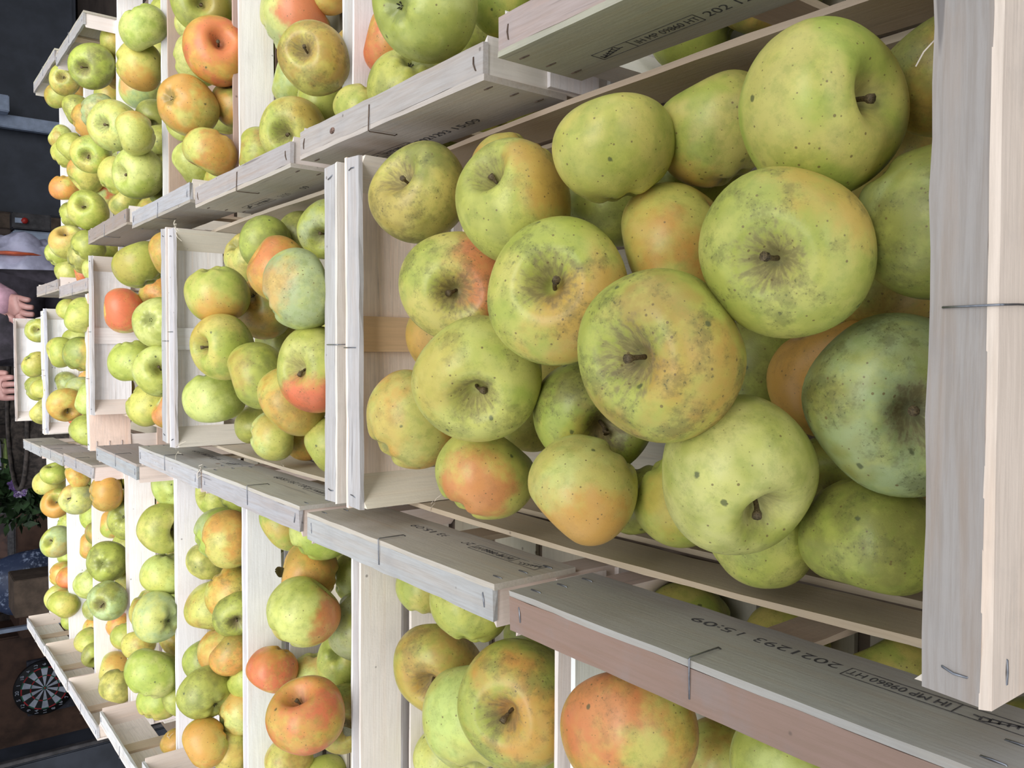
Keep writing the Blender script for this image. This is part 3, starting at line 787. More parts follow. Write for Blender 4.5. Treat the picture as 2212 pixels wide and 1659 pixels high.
CLX = calyx_mesh()
def leaf_mesh():
    vs, fs = [], []
    for i in range(7):
        t = i / 6; w_ = .16 * math.sin(math.pi * min(1, t * .95 + .03)) ** .8
        for k, s in enumerate((-1, 0, 1)):
            vs.append((t * .62, s * w_, .10 * math.sin(t * 4) + .05 * abs(s)))
    for i in range(6):
        for k in range(2):
            a = i * 3 + k; fs.append((a, a + 3, a + 4, a + 1))
    return mesh('leaf', vs, fs, True)
LFM = leaf_mesh()
GRP = {'C1': 'apples in the big front crate'}
DATA = """
C1 0.117 0.5439 -0.0106 0.0351 0.381 -0.32 0.867 y d -0.319 -0.106 0.942 b 0.6 0.6 s|yellow-green apple with a green-stained shoulder touching the front crate's far end
C1 0.1205 0.4649 -0.0406 0.0321 -0.904 0.41 0.123 y o -0.02 0.333 0.943 o 0.6 0.1 -|yellowish apple tucked behind another at the far upper corner of the front crate
C1 0.0913 0.4076 0.0059 0.034 0.496 -0.205 0.844 y g 0.415 -0.899 -0.142 o 0.7 0.35 s|yellow-green apple with orange edge and creased stalk end, front crate upper side
C1 0.1109 0.3312 -0.0048 0.0312 0.966 0.011 0.259 g y -0.687 0.297 0.663 y 0.5 0.1 c|plain green apple with puckered calyx below, resting against front crate's upper slat
C1 0.0981 0.4122 -0.0761 0.0316 -0.965 0.248 -0.087 g d 0 0 1 o 0 0.3 -|shaded green apple sunk beneath the plain green one against the upper slat
C1 0.123 0.3043 -0.0574 0.0314 0.913 0.222 0.343 g y -0.793 0.505 0.34 o 0.6 0.15 -|green apple with faint orange corner squeezed beside the largest yellow-green apple
C1 0.1054 0.2115 -0.0131 0.0347 0.061 -0.99 0.124 y g 0 0 1 o 0 0.1 s|largest smooth yellow-green apple against the upper slat of the front crate
C1 0.1283 0.1883 -0.078 0.027 0.858 0.429 0.283 b d 0 0 1 o 0 0.4 -|dark golden apple in the shaded upper right corner of the front crate
C1 0.0563 0.1736 -0.0456 0.0335 -0.656 -0.682 -0.324 d l 0 0 1 o 0 0.5 -|dark green apple half hidden under the near end lath of front crate, upper one
C1 0.0424 0.2123 0.0075 0.034 -0.231 -0.336 0.913 g y 0.631 -0.776 -0.005 o 0.55 0.6 s|big apple with star-shaped russet around its stalk hollow and an orange shoulder
C1 0.0625 0.3215 -0.0444 0.0308 -0.278 0.829 0.486 y o 0.061 -0.404 0.912 o 0.5 0.05 -|freckled plain yellow apple wedged between two big stalk-up apples in front crate
C1 0.0322 0.352 0.0162 0.0374 0.125 -0.622 0.773 g y -0.365 -0.911 0.19 o 0.7 0.6 s|mottled green and orange apple with stalk hollow facing up, middle of front crate
C1 0.0445 0.4851 -0.0052 0.037 -0.237 -0.792 0.563 y g 0.196 -0.948 -0.252 r 0.8 0.6 s|yellow-green apple with pink cheek and protruding stalk beside the front crate's inner strip
C1 -0.0018 0.2576 0.0351 0.0356 -0.049 -0.168 0.985 g b -0.279 -0.918 0.283 o 0.5 0.7 s|large green-brown apple with cracked stalk hollow and an orange scar, front crate centre
C1 -0.0174 0.4271 0.0175 0.0378 -0.41 -0.689 0.597 y g 0.134 -0.012 0.991 o 0.35 0.45 s|yellow-green apple with short stalk and black-smudged rim in the front crate
C1 -0.0545 0.5532 -0.0093 0.0355 0.673 -0.145 -0.725 y o -0.155 -0.21 0.965 o 0.4 0.2 -|plain yellow apple with dark spots against the pale end panel of front crate
C1 -0.0868 0.4668 -0.0165 0.0331 0.747 -0.173 -0.642 y g -0.268 -0.682 0.68 r 0.72 0.1 -|apple with broad salmon pink cheek near the lower post of the front crate
C1 -0.0799 0.3547 -0.0073 0.0313 -0.724 0.382 0.575 y p -0.719 -0.507 0.476 o 0.9 0.1 -|pale yellow apple with orange underside resting above the lower slat of front crate
C1 -0.0404 0.3889 -0.0449 0.0354 -0.254 -0.9 0.353 g d -0.726 -0.39 0.567 o 0.4 0.7 s|dark green russeted apple with long brown stalk tucked under the cracked big apple
C1 0.0078 0.5734 -0.0558 0.0337 0.924 -0.18 -0.339 b g -0.288 -0.072 0.955 o 0.6 0.2 -|small brownish apple peeping out beside the vertical strip of the front crate end
C1 -0.0517 0.5062 -0.0827 0.0291 -0.856 0.391 0.337 y g 0 0 1 o 0 0.2 -|yellow-green apple deep in the gap below the black-smudged apple
C1 -0.011 0.3086 -0.1032 0.0336 -0.776 -0.549 -0.311 g d 0 0 1 o 0 0.3 -|green apple deep behind the big pale green one in the front crate
C1 -0.0573 0.2441 -0.0034 0.0359 -0.527 -0.795 0.301 p g 0 0 1 o 0 0.2 s|big pale green apple lying on its side with stalk end turned down, front crate
C1 -0.0837 0.3215 -0.0599 0.0307 -0.652 -0.581 -0.487 y g -0.061 -0.293 0.954 o 0.4 0.1 -|yellowish apple with brown nick mostly hidden behind big pale green apple
C1 -0.0929 0.2653 -0.0505 0.0291 0.093 -0.746 -0.659 g y 0 0 1 o 0 0.4 -|speckled green apple squeezed between big pale green apple and lower slat
C1 -0.0128 0.2475 -0.0887 0.0317 0.968 0.197 0.155 o b 0.184 0.284 0.941 o 0.9 0.2 -|orange-brown dented apple half hidden behind the sooty grey-green apple
C1 -0.0228 0.1921 -0.0508 0.0388 -0.105 -0.731 0.674 l d 0 0 1 o 0 0.7 s|big sooty grey-green apple half under the near end lath of the front crate
C1 -0.087 0.2087 -0.0593 0.0307 -0.983 0.013 0.185 d g 0 0 1 o 0 0.5 -|dark green apple with brown patch near the lower right of the front crate
C1 -0.0962 0.2033 -0.134 0.0263 -0.994 -0.011 0.112 b y 0 0 1 o 0 0.1 -|dull yellow apple mostly hidden by the near end lath, lower right of front crate
C1 -0.0964 0.3719 -0.0788 0.0268 -0.971 -0.238 0.007 g d 0 0 1 o 0 0.3 -|green apple in deep shade below, between pale yellow apple and lower slat
C2 0.0619 0.9676 0.0038 0.0346 -0.955 0.09 -0.284 g y -0.859 -0.486 0.163 o 0.8 0.1 -|green apple with orange cheek, second from left of eight green ones, the second middle crate
C2 0.0011 0.9421 0.0072 0.034 0.031 -0.332 0.943 y g 0.726 0.181 0.663 o 0.5 0.2 s|yellow-green apple with orange cheek, the only yellow-green one in the second middle crate
C2 -0.0596 1.0209 -0.0093 0.0355 -0.962 -0.05 -0.27 g p 0 0 1 o 0 0.15 -|green apple, leftmost of eight green ones, the second middle crate
C2 0.1127 0.8698 -0.0162 0.0277 0.179 0.519 0.836 g d 0 0 1 o 0 0.3 -|green apple, fifth from left of eight green ones, the second middle crate
C2 0.0818 0.8232 -0.0104 0.0306 0.564 0.204 0.8 o b 0.523 -0.519 0.677 r 0.6 0.1 -|orange apple with red cheek, leftmost of three orange ones, the second middle crate
C2 0.0535 0.7233 0.0086 0.0345 0.471 -0.41 -0.781 l p 0.142 -0.245 0.959 r 0.45 0.3 -|bluish green apple, the only bluish green one in the second middle crate
C2 0.0523 0.9899 -0.0601 0.0364 -0.409 0.507 -0.759 d o -0.649 -0.47 0.598 o 0.6 0.4 c|olive apple with orange cheek, leftmost of three olive ones, the second middle crate
C2 0.0518 0.7595 -0.0395 0.0279 -0.889 -0.039 -0.457 d b 0.271 -0.149 0.951 o 0.4 0.6 -|olive apple with russet skin, rightmost of three olive ones, the second middle crate
C2 0.1215 0.7864 -0.0502 0.0288 -0.51 -0.575 0.64 g l 0 0 1 o 0 0.3 s|green apple, seventh from left of eight green ones, the second middle crate
C2 0.1266 0.8836 -0.0647 0.0266 -0.742 0.505 0.441 d g 0 0 1 o 0 0.3 -|olive apple, second from left of three olive ones, the second middle crate
C2 -0.0287 0.8796 -0.0127 0.0344 -0.216 0.412 0.885 g d 0.305 -0.238 0.922 o 0.4 0.3 -|green apple, fourth from left of eight green ones, the second middle crate
C2 -0.0192 0.7271 -0.0096 0.0371 0.044 -0.432 0.901 g p -0.876 -0.414 0.246 r 1.0 0.3 s|green apple with red cheek, sixth from left of eight green ones, the second middle crate
C2 -0.0524 0.7953 -0.0141 0.0339 -0.664 0.361 0.655 o y -0.402 -0.879 0.256 b 0.6 0.3 -|orange apple with brown cheek, second from left of three orange ones, the second middle crate
C2 -0.0974 0.9034 -0.0361 0.027 -0.084 -0.364 -0.928 p y 0.464 -0.453 0.761 o 0.4 0.1 -|pale green apple, the only pale green one in the second middle crate
C2 -0.0965 1.043 -0.0719 0.0279 -0.98 -0.187 -0.073 g y 0 0 1 o 0 0.1 -|green apple, third from left of eight green ones, the second middle crate
C2 -0.1031 0.926 -0.0815 0.0262 -0.103 -0.431 -0.897 o b 0 0 1 o 0 0.3 -|orange apple, rightmost of three orange ones, the second middle crate
C2 -0.0965 0.7745 -0.0484 0.027 -0.522 0.512 0.682 g y 0 0 1 o 0 0.2 -|green apple, rightmost of eight green ones, the second middle crate
C3 0.1257 1.3503 -0.004 0.0374 0.885 0.216 0.413 g d -0.243 -0.519 0.82 b 0.5 0.3 -|green apple with brown cheek, second from left of three green ones, the third middle crate
C3 0.1353 1.2526 -0.0219 0.0306 -0.257 0.479 0.839 b o 0 0 1 o 0 0.2 -|golden-brown apple, the only golden-brown one in the third middle crate
C3 0.0679 1.6615 -0.0494 0.0382 0.057 0.159 0.986 r y 0.093 -0.696 0.712 r 1.0 0.1 -|red apple, the only red one in the third middle crate
C3 0.0948 1.6533 -0.1149 0.0392 -0.489 -0.593 0.64 o g 0.007 -0.363 0.932 r 0.3 0.4 s|orange apple with stalk hollow showing, leftmost of two orange ones, the third middle crate
C3 0.0361 1.2577 -0.009 0.0357 -0.114 0.72 -0.684 p g 0 0 1 o 0 0.1 c|pale green apple, the only pale green one in the third middle crate
C3 -0.0213 1.4034 -0.0054 0.0369 -0.97 0.057 -0.235 g p 0 0 1 o 0 0.05 -|green apple, leftmost of three green ones, the third middle crate
C3 -0.0345 1.2565 -0.008 0.0346 0.267 -0.939 0.217 g p 0 0 1 o 0 0.1 s|green apple with stalk hollow showing, rightmost of three green ones, the third middle crate
C3 -0.0892 1.4007 -0.0274 0.0353 -0.496 -0.215 -0.841 y g 0 0 1 o 0 0.2 c|yellow-green apple with puckered calyx showing, the only yellow-green one in the third middle crate
C3 -0.0972 1.344 -0.0445 0.0266 0.513 0.163 0.843 o l -0.021 -0.52 0.854 r 0.6 0.2 -|orange apple with red cheek, rightmost of two orange ones, the third middle crate
C4 0.0796 2.0536 -0.0286 0.0279 -0.92 0.222 0.323 g y 0 0 1 o 0 0.1 -|green apple, second from left of three green ones, the fourth middle crate
C4 0.0602 1.746 0.0049 0.0316 0.144 0.358 0.923 y g 0 0 1 o 0 0.3 -|yellow-green apple, rightmost of two yellow-green ones, the fourth middle crate
C4 0.0136 2.0905 -0.0488 0.0327 0.979 0.019 -0.202 p g 0 0 1 o 0 0.05 -|pale green apple, leftmost of two pale green ones, the fourth middle crate
C4 -0.0104 2.0496 -0.0077 0.0324 -0.229 0.06 0.971 g y 0 0 1 o 0 0.1 -|green apple, leftmost of three green ones, the fourth middle crate
C4 -0.0142 1.7774 -0.004 0.0354 0.945 0.149 -0.291 d b 0 0 1 o 0 0.4 -|olive apple with russet skin, rightmost of two olive ones, the fourth middle crate
C4 -0.0199 1.9889 -0.0604 0.0269 0.634 -0.161 -0.757 o r 0 0 1 o 0 0.2 -|orange apple, rightmost of two orange ones, the fourth middle crate
C4 -0.0889 2.2191 -0.0461 0.0284 -0.262 0.098 0.96 d l 0 0 1 o 0 0.6 -|olive apple with russet skin, leftmost of two olive ones, the fourth middle crate
C4 -0.0762 2.203 -0.0936 0.0269 -0.857 -0.132 -0.498 o b 0 0 1 o 0 0.1 -|orange apple, leftmost of two orange ones, the fourth middle crate
C4 -0.0913 1.976 -0.0346 0.031 0.924 0.323 0.203 l g 0 0 1 o 0 0.1 -|bluish green apple, the only bluish green one in the fourth middle crate
C4 -0.1012 1.7901 -0.0175 0.0309 0.235 0.2 0.951 p g 0 0 1 o 0 0.1 -|pale green apple, rightmost of two pale green ones, the fourth middle crate
C4 -0.1186 1.9327 0.0037 0.0353 -0.656 -0.745 -0.12 y o -0.126 -0.725 0.678 o 0.5 0.1 s|yellow-green apple with orange cheek, leftmost of two yellow-green ones, the fourth middle crate
C4 -0.1516 2.1096 -0.0519 0.0282 0.354 0.103 0.93 r o 0 0 1 o 0 0.1 -|red apple, the only red one in the fourth middle crate
C4 -0.1618 1.7759 -0.0108 0.034 -0.937 0.148 0.317 g d 0 0 1 o 0 0.2 -|green apple, rightmost of three green ones, the fourth middle crate
C5 0.0429 2.4807 -0.0241 0.0305 0.07 -0.929 0.364 g l 0 0 1 o 0 0.2 s|green apple, second from left of three green ones, the farthest middle crate
C5 -0.0457 2.4924 -0.017 0.0329 -0.649 0.358 -0.672 y g -0.093 -0.995 0.037 b 0.4 0.2 c|yellow-green apple with puckered calyx showing, leftmost of two yellow-green ones, the farthest middle crate
C5 -0.1142 2.6404 -0.0393 0.0326 0.179 -0.168 -0.969 g d 0 0 1 o 0 0.2 -|green apple, leftmost of three green ones, the farthest middle crate
C5 -0.1024 2.2826 -0.0046 0.0284 -0.997 -0.075 -0.0 g y 0 0 1 o 0 0.1 -|green apple, rightmost of three green ones, the farthest middle crate
C5 -0.1666 2.4149 -0.0225 0.031 0.639 0.138 0.757 y d 0 0 1 o 0 0.2 -|yellow-green apple, rightmost of two yellow-green ones, the farthest middle crate
LH -0.3621 2.4896 -0.0435 0.0378 -0.986 -0.167 0.02 y p 0 0 1 o 0 0.1 -|yellow-green apple, leftmost of two yellow-green ones, the farthest lower crate
LH -0.3292 2.4313 -0.047 0.0316 0.937 -0.194 0.289 g y 0 0 1 o 0 0.1 s|green apple with stalk hollow showing, leftmost of five green ones, the farthest lower crate
LH -0.4001 2.3866 -0.0466 0.0365 0.422 -0.868 0.262 g o -0.417 -0.743 0.523 o 1.0 0.2 s|green apple with orange cheek, second from left of five green ones, the farthest lower crate
LG -0.3335 2.0276 -0.0305 0.0343 0.223 -0.534 0.816 p l 0.842 0.205 0.5 o 0.7 0.2 s|pale green apple with orange cheek, leftmost of two pale green ones, the seventh lower crate
LG -0.282 2.0232 -0.0314 0.0271 -0.497 0.189 0.847 y o -0.614 -0.738 -0.278 o 0.6 0.3 -|yellow-green apple with orange cheek, leftmost of three yellow-green ones, the seventh lower crate
LF -0.2767 1.7194 -0.0274 0.0327 0.277 0.048 -0.96 o b -0.005 -0.982 0.187 o 0.7 0.1 -|orange apple, second from left of three orange ones, the sixth lower crate
LF -0.3845 1.9534 -0.086 0.0278 0.209 0.43 0.878 o g 0.497 0.25 0.831 o 0.8 0.1 -|orange apple, leftmost of three orange ones, the sixth lower crate
LH -0.4979 2.3799 -0.0443 0.0375 0.286 -0.58 0.763 l g -0.475 -0.88 -0.025 o 0.4 0.2 s|bluish green apple, the only bluish green one in the farthest lower crate
LH -0.4843 2.5418 -0.0981 0.0306 -0.293 -0.189 -0.937 g y 0 0 1 o 0 0.2 -|green apple, third from left of five green ones, the farthest lower crate
LH -0.583 2.5638 -0.1003 0.0297 -0.834 -0.199 0.515 g d 0 0 1 o 0 0.2 -|green apple, fourth from left of five green ones, the farthest lower crate
LH -0.6187 2.526 -0.0741 0.0307 0.008 -0.229 -0.973 y o 0.06 -0.687 0.724 o 0.5 0.1 -|yellow-green apple with orange cheek, rightmost of two yellow-green ones, the farthest lower crate
LH -0.5896 2.3518 -0.0722 0.0353 -0.962 -0.027 0.271 o r -0.322 -0.887 0.33 r 0.6 0.1 -|orange apple with red cheek, the only orange one in the farthest lower crate
LH -0.6691 2.4718 -0.0583 0.032 0.163 -0.815 0.556 p y 0.414 -0.837 -0.358 r 0.5 0.1 s|pale green apple with red cheek, the only pale green one in the farthest lower crate
LH -0.6422 2.3104 -0.0471 0.0366 -0.691 -0.031 0.722 g y 0 0 1 o 0 0.2 -|green apple, rightmost of five green ones, the farthest lower crate
LG -0.4706 2.1602 -0.0826 0.0291 0.03 0.314 0.949 y o 0.187 -0.298 0.936 o 0.7 0.3 -|yellow-green apple with orange cheek, second from left of three yellow-green ones, the seventh lower crate
LG -0.4195 2.0425 -0.0838 0.0332 0.989 0.142 0.042 d o 0 0 1 o 0 0.5 -|olive apple with russet skin, rightmost of two olive ones, the seventh lower crate
LF -0.4167 1.7491 -0.0339 0.0364 -0.111 0.866 -0.487 g d 0 0 1 o 0 0.5 c|green apple with puckered calyx showing, leftmost of four green ones, the sixth lower crate
LG -0.5829 2.2492 -0.0992 0.0408 -0.831 -0.239 -0.503 p g 0 0 1 o 0 0.2 -|pale green apple, rightmost of two pale green ones, the seventh lower crate
LF -0.3182 1.7896 -0.0808 0.0303 0.367 0.441 0.819 y g 0 0 1 o 0 0.2 -|yellow-green apple, rightmost of three yellow-green ones, the sixth lower crate
LF -0.3328 1.7409 -0.0739 0.0409 -0.197 0.78 -0.594 g d 0 0 1 o 0 0.6 c|green apple with puckered calyx showing, rightmost of four green ones, the sixth lower crate
LE -0.29 1.3994 -0.0475 0.0382 -0.067 -0.82 -0.568 g y 0 0 1 o 0 0.3 s|green apple, third from left of four green ones, the fifth lower crate
LF -0.477 1.6907 -0.0223 0.0339 -0.019 -0.798 0.603 l d 0 0 1 o 0 0.5 s|bluish green apple, the only bluish green one in the sixth lower crate
LG -0.6477 2.2555 -0.115 0.035 0.92 0.307 0.243 d l 0 0 1 o 0 0.4 -|olive apple with russet skin, leftmost of two olive ones, the seventh lower crate
LG -0.7051 2.2615 -0.1075 0.0295 0.789 0.21 -0.577 y o 0.88 0.313 0.357 o 0.8 0.1 -|yellow-green apple with orange cheek, rightmost of three yellow-green ones, the seventh lower crate
LG -0.6735 2.0753 -0.0643 0.0355 -0.894 -0.034 0.447 g y 0 0 1 o 0 0.2 -|green apple, leftmost of two green ones, the seventh lower crate
LG -0.6928 2.0353 -0.0626 0.0266 -0.418 -0.896 0.147 g d 0 0 1 o 0 0.1 s|green apple with stalk hollow showing, rightmost of two green ones, the seventh lower crate
LF -0.7033 1.946 -0.0857 0.0346 0.275 0.363 0.89 y p 0.762 -0.615 -0.201 o 0.8 0.1 -|yellow-green apple with orange cheek, leftmost of three yellow-green ones, the sixth lower crate
LF -0.6607 1.7329 -0.0459 0.0327 -0.869 -0.197 0.453 y d 0 0 1 o 0 0.3 -|yellow-green apple, second from left of three yellow-green ones, the sixth lower crate
LF -0.5889 1.8102 -0.0816 0.0295 -0.906 -0.342 -0.251 g y 0 0 1 o 0 0.2 -|green apple, second from left of four green ones, the sixth lower crate
LF -0.6086 1.9516 -0.0952 0.0269 -0.353 -0.293 -0.889 o r 0 0 1 o 0 0.1 -|orange apple, rightmost of three orange ones, the sixth lower crate
LF -0.26 1.7246 -0.075 0.0259 0.411 0.019 -0.912 g y 0 0 1 o 0 0.1 -|green apple, third from left of four green ones, the sixth lower crate
LE -0.2979 1.6258 -0.1255 0.0292 -0.999 0.038 0.011 b o 0.496 -0.303 0.814 o 0.7 0.2 -|golden-brown apple with orange cheek, leftmost of two golden-brown ones, the fifth lower crate
LE -0.2216 1.4117 -0.0725 0.0379 0.265 0.963 -0.044 p g 0 0 1 o 0 0.1 c|pale green apple, the only pale green one in the fifth lower crate
LE -0.3711 1.4155 -0.0541 0.0361 -0.994 -0.059 0.093 y p 0 0 1 o 0 0.1 -|yellow-green apple, rightmost of three yellow-green ones, the fifth lower crate
LE -0.4211 1.6268 -0.1049 0.0283 0.828 0.493 0.267 d y 0 0 1 o 0 0.2 -|olive apple, the only olive one in the fifth lower crate
LE -0.4819 1.6146 -0.0816 0.0396 -0.813 -0.166 -0.558 y d 0.332 -0.606 0.723 o 0.5 0.3 -|yellow-green apple with orange cheek, second from left of three yellow-green ones, the fifth lower crate
LE -0.4302 1.3841 -0.0324 0.0369 0.043 0.924 0.381 l p 0 0 1 o 0 0.1 c|bluish green apple, the only bluish green one in the fifth lower crate
LE -0.5505 1.6234 -0.0603 0.0291 0.908 0.416 -0.051 y b 0 0 1 o 0 0.3 -|yellow-green apple, leftmost of three yellow-green ones, the fifth lower crate
LE -0.5272 1.407 -0.0303 0.04 0.888 0.183 -0.421 g p 0 0 1 o 0 0.1 -|green apple, leftmost of four green ones, the fifth lower crate
LE -0.6183 1.5132 -0.0676 0.0349 0.68 0.31 -0.665 g y 0 0 1 o 0 0.1 -|green apple, second from left of four green ones, the fifth lower crate
LE -0.5785 1.4095 -0.0725 0.0288 -0.409 0.339 0.848 g d 0 0 1 o 0 0.3 -|green apple, rightmost of four green ones, the fifth lower crate
LE -0.6634 1.4261 -0.0749 0.0268 -0.776 -0.156 0.611 b o 0.532 -0.595 0.603 o 0.6 0.2 -|golden-brown apple with orange cheek, rightmost of two golden-brown ones, the fifth lower crate
LD -0.2884 1.3179 -0.1205 0.0291 0.719 0.327 0.614 g y 0 0 1 o 0 0.1 s|green apple with stalk hollow showing, leftmost of five green ones, the fourth lower crate
LD -0.2551 1.1025 -0.0523 0.0352 0.205 -0.361 -0.91 y o 0.946 -0.325 -0.006 o 0.7 0.3 -|yellow-green apple with orange cheek, rightmost of three yellow-green ones, the fourth lower crate
LD -0.2588 1.1679 -0.0613 0.0333 0.272 0.001 -0.962 l g 0 0 1 o 0 0.2 -|bluish green apple, the only bluish green one in the fourth lower crate
LD -0.2121 1.186 -0.0949 0.0293 0.56 0.032 -0.828 g d 0 0 1 o 0 0.2 -|green apple, third from left of five green ones, the fourth lower crate
LD -0.403 1.3037 -0.0974 0.0422 -0.933 0.042 0.357 y b 0 0 1 o 0 0.3 -|yellow-green apple, leftmost of three yellow-green ones, the fourth lower crate
LD -0.332 1.1253 -0.0613 0.0329 -0.786 -0.389 -0.48 o y 0.131 -0.894 0.428 o 0.4 0.6 -|orange apple with russet skin, second from left of three orange ones, the fourth lower crate
LD -0.3203 1.161 -0.1074 0.0289 0.657 0.158 -0.737 g y 0 0 1 o 0 0.3 -|green apple, fourth from left of five green ones, the fourth lower crate
LD -0.3549 1.0941 -0.0597 0.0291 -0.252 -0.917 0.308 d g 0 0 1 o 0 0.6 s|olive apple with stalk hollow showing, the only olive one in the fourth lower crate
LD -0.4226 1.1607 -0.0664 0.0354 -0.915 -0.395 -0.083 y o -0.45 -0.39 0.803 o 0.7 0.1 -|yellow-green apple with orange cheek, second from left of three yellow-green ones, the fourth lower crate
LD -0.4074 1.0945 -0.0554 0.0295 0.575 0.529 0.624 o b 0 0 1 o 0 0.3 -|orange apple, rightmost of three orange ones, the fourth lower crate
LD -0.4433 1.0888 -0.0703 0.0243 0.449 0.386 0.806 g y 0 0 1 o 0 0.1 -|green apple, rightmost of five green ones, the fourth lower crate
LD -0.4623 1.1168 -0.0262 0.035 0.422 0.885 0.196 g d 0 0 1 o 0 0.4 c|green apple, second from left of five green ones, the fourth lower crate
LD -0.4883 1.0951 -0.0638 0.0301 0.286 0.036 -0.958 p o 0.91 -0.4 0.11 o 0.7 0.2 -|pale green apple with orange cheek, the only pale green one in the fourth lower crate
LD -0.5189 1.0952 -0.0183 0.0297 -0.296 0.34 0.893 o y 0.494 -0.703 0.512 o 0.8 0.1 -|orange apple, leftmost of three orange ones, the fourth lower crate
LD -0.5375 1.0918 -0.0523 0.027 0.015 0.405 0.914 b y 0.004 -0.925 0.379 o 0.4 0.4 -|golden-brown apple with russet skin, the only golden-brown one in the fourth lower crate
LC -0.2045 0.9269 -0.0617 0.0308 -0.671 0.382 0.636 g y -0.326 -0.691 0.645 o 0.4 0.1 -|green apple, leftmost of four green ones, the third lower crate
LC -0.1906 0.7999 -0.0458 0.0307 0.61 -0.009 -0.792 g p 0 0 1 o 0 0.1 -|green apple, second from left of four green ones, the third lower crate
LC -0.2417 0.8357 -0.049 0.034 0.152 0.404 0.902 b o 0.229 -0.663 0.713 o 0.5 0.2 L|golden-brown apple with orange cheek, second from left of three golden-brown ones, the third lower crate
LC -0.2642 0.7804 -0.0184 0.0356 0.689 -0.117 -0.715 p g -0.056 -0.708 -0.704 r 0.8 0.15 s|pale green apple with red cheek, rightmost of two pale green ones, the third lower crate
LC -0.3498 1.0089 -0.102 0.0264 -0.959 -0.181 -0.218 y g 0 0 1 o 0 0.1 -|yellow-green apple, leftmost of three yellow-green ones, the third lower crate
LC -0.2577 0.8376 -0.1072 0.0286 0.16 -0.298 -0.941 g p 0 0 1 o 0 0.1 -|green apple, rightmost of four green ones, the third lower crate
LC -0.2943 0.7908 -0.0901 0.0356 -0.376 -0.611 -0.696 l g 0 0 1 o 0 0.3 -|bluish green apple, the only bluish green one in the third lower crate
LC -0.4047 1.0039 -0.0738 0.031 -0.858 -0.021 0.513 r o 0.382 -0.304 0.873 r 0.6 0.05 -|red apple, the only red one in the third lower crate
LC -0.4266 1.002 -0.1289 0.0327 -0.98 -0.098 0.176 p y 0.894 -0.447 -0.019 r 0.4 0.2 -|pale green apple, leftmost of two pale green ones, the third lower crate
LC -0.3429 0.834 -0.0916 0.0319 -0.528 0.491 -0.693 y g 0 0 1 o 0 0.2 c|yellow-green apple with puckered calyx showing, rightmost of three yellow-green ones, the third lower crate
LC -0.3609 0.7584 -0.0119 0.0347 0.923 -0.066 0.38 o r 0.846 -0.307 0.436 r 0.6 0.1 s|orange apple with red cheek, the only orange one in the third lower crate
LC -0.4783 1.0093 -0.1112 0.026 -0.609 -0.503 -0.613 d g 0 0 1 o 0 0.4 c|olive apple with puckered calyx showing, the only olive one in the third lower crate
LC -0.6133 1.0087 -0.1354 0.0266 0.734 0.667 -0.123 b o 0 0 1 o 0 0.3 -|golden-brown apple, leftmost of three golden-brown ones, the third lower crate
LC -0.5305 1.0075 -0.0964 0.0277 0.657 0.055 -0.752 y b 0 0 1 o 0 0.3 -|yellow-green apple, second from left of three yellow-green ones, the third lower crate
LC -0.3877 0.7866 -0.0693 0.0333 0.054 -0.816 0.576 b d 0 0 1 o 0 0.5 L|golden-brown apple, rightmost of three golden-brown ones, the third lower crate
LC -0.5652 0.9899 -0.1323 0.0347 0.772 0.622 -0.132 g y 0 0 1 o 0 0.05 -|green apple, third from left of four green ones, the third lower crate
LB -0.2339 0.6894 -0.1038 0.0269 0.963 0.059 -0.264 g y 0 0 1 o 0 0.05 -|green apple, leftmost of three green ones, the second lower crate
LB -0.2017 0.5338 -0.0508 0.0302 0.902 0.328 -0.279 g y 0 0 1 o 0 0.3 -|green apple, second from left of three green ones, the second lower crate
LB -0.2917 0.6358 -0.0878 0.0396 -0.22 -0.603 0.767 b g -0.284 -0.414 0.865 o 0.5 0.5 s|golden-brown apple with orange cheek, the only golden-brown one in the second lower crate
LB -0.3063 0.5578 -0.0748 0.0438 0.858 0.422 -0.291 p y 0 0 1 o 0 0.15 -|pale green apple, rightmost of two pale green ones, the second lower crate
LB -0.2666 0.485 -0.0637 0.0431 0.083 -0.466 0.881 g o -0.256 -0.949 0.186 o 0.7 0.5 s|green apple with orange cheek, rightmost of three green ones, the second lower crate
LB -0.4112 0.6936 -0.132 0.0285 -0.921 0.036 0.387 p y 0 0 1 o 0 0.1 -|pale green apple, leftmost of two pale green ones, the second lower crate
LA -0.2249 0.3385 -0.0315 0.0374 0.816 0.557 -0.155 y o 0.674 0.053 0.737 r 0.75 0.3 -|yellow-green apple with red cheek, leftmost of two yellow-green ones, the nearest lower crate
LA -0.2188 0.2486 -0.0548 0.0288 0.838 0.009 -0.546 g p 0 0 1 o 0 0.2 -|green apple, rightmost of two green ones, the nearest lower crate
LA -0.2779 0.354 -0.1334 0.0268 0.16 -0.712 -0.684 b y 0 0 1 o 0 0.1 -|golden-brown apple, the only golden-brown one in the nearest lower crate
LB -0.3531 0.533 -0.1332 0.0268 -0.344 -0.793 -0.502 d g 0 0 1 o 0 0.3 -|olive apple, the only olive one in the second lower crate
LA -0.188 0.3062 -0.1321 0.028 0.212 0.86 0.464 g y 0 0 1 o 0 0.3 -|green apple, leftmost of two green ones, the nearest lower crate
LA -0.1859 0.2345 -0.1336 0.0269 0.788 0.616 0.004 y g 0 0 1 o 0 0.2 -|yellow-green apple, rightmost of two yellow-green ones, the nearest lower crate
RG 0.5835 2.1885 -0.0334 0.0306 -0.845 0.216 -0.49 g b 0.648 -0.638 0.416 b 0.6 0.2 -|green apple with brown cheek, leftmost of seven green ones, the farthest upper crate
RG 0.5835 2.0594 -0.0236 0.0306 -0.005 -0.921 0.39 g y -0.86 -0.501 0.096 o 0.4 0.4 s|green apple, third from left of seven green ones, the farthest upper crate
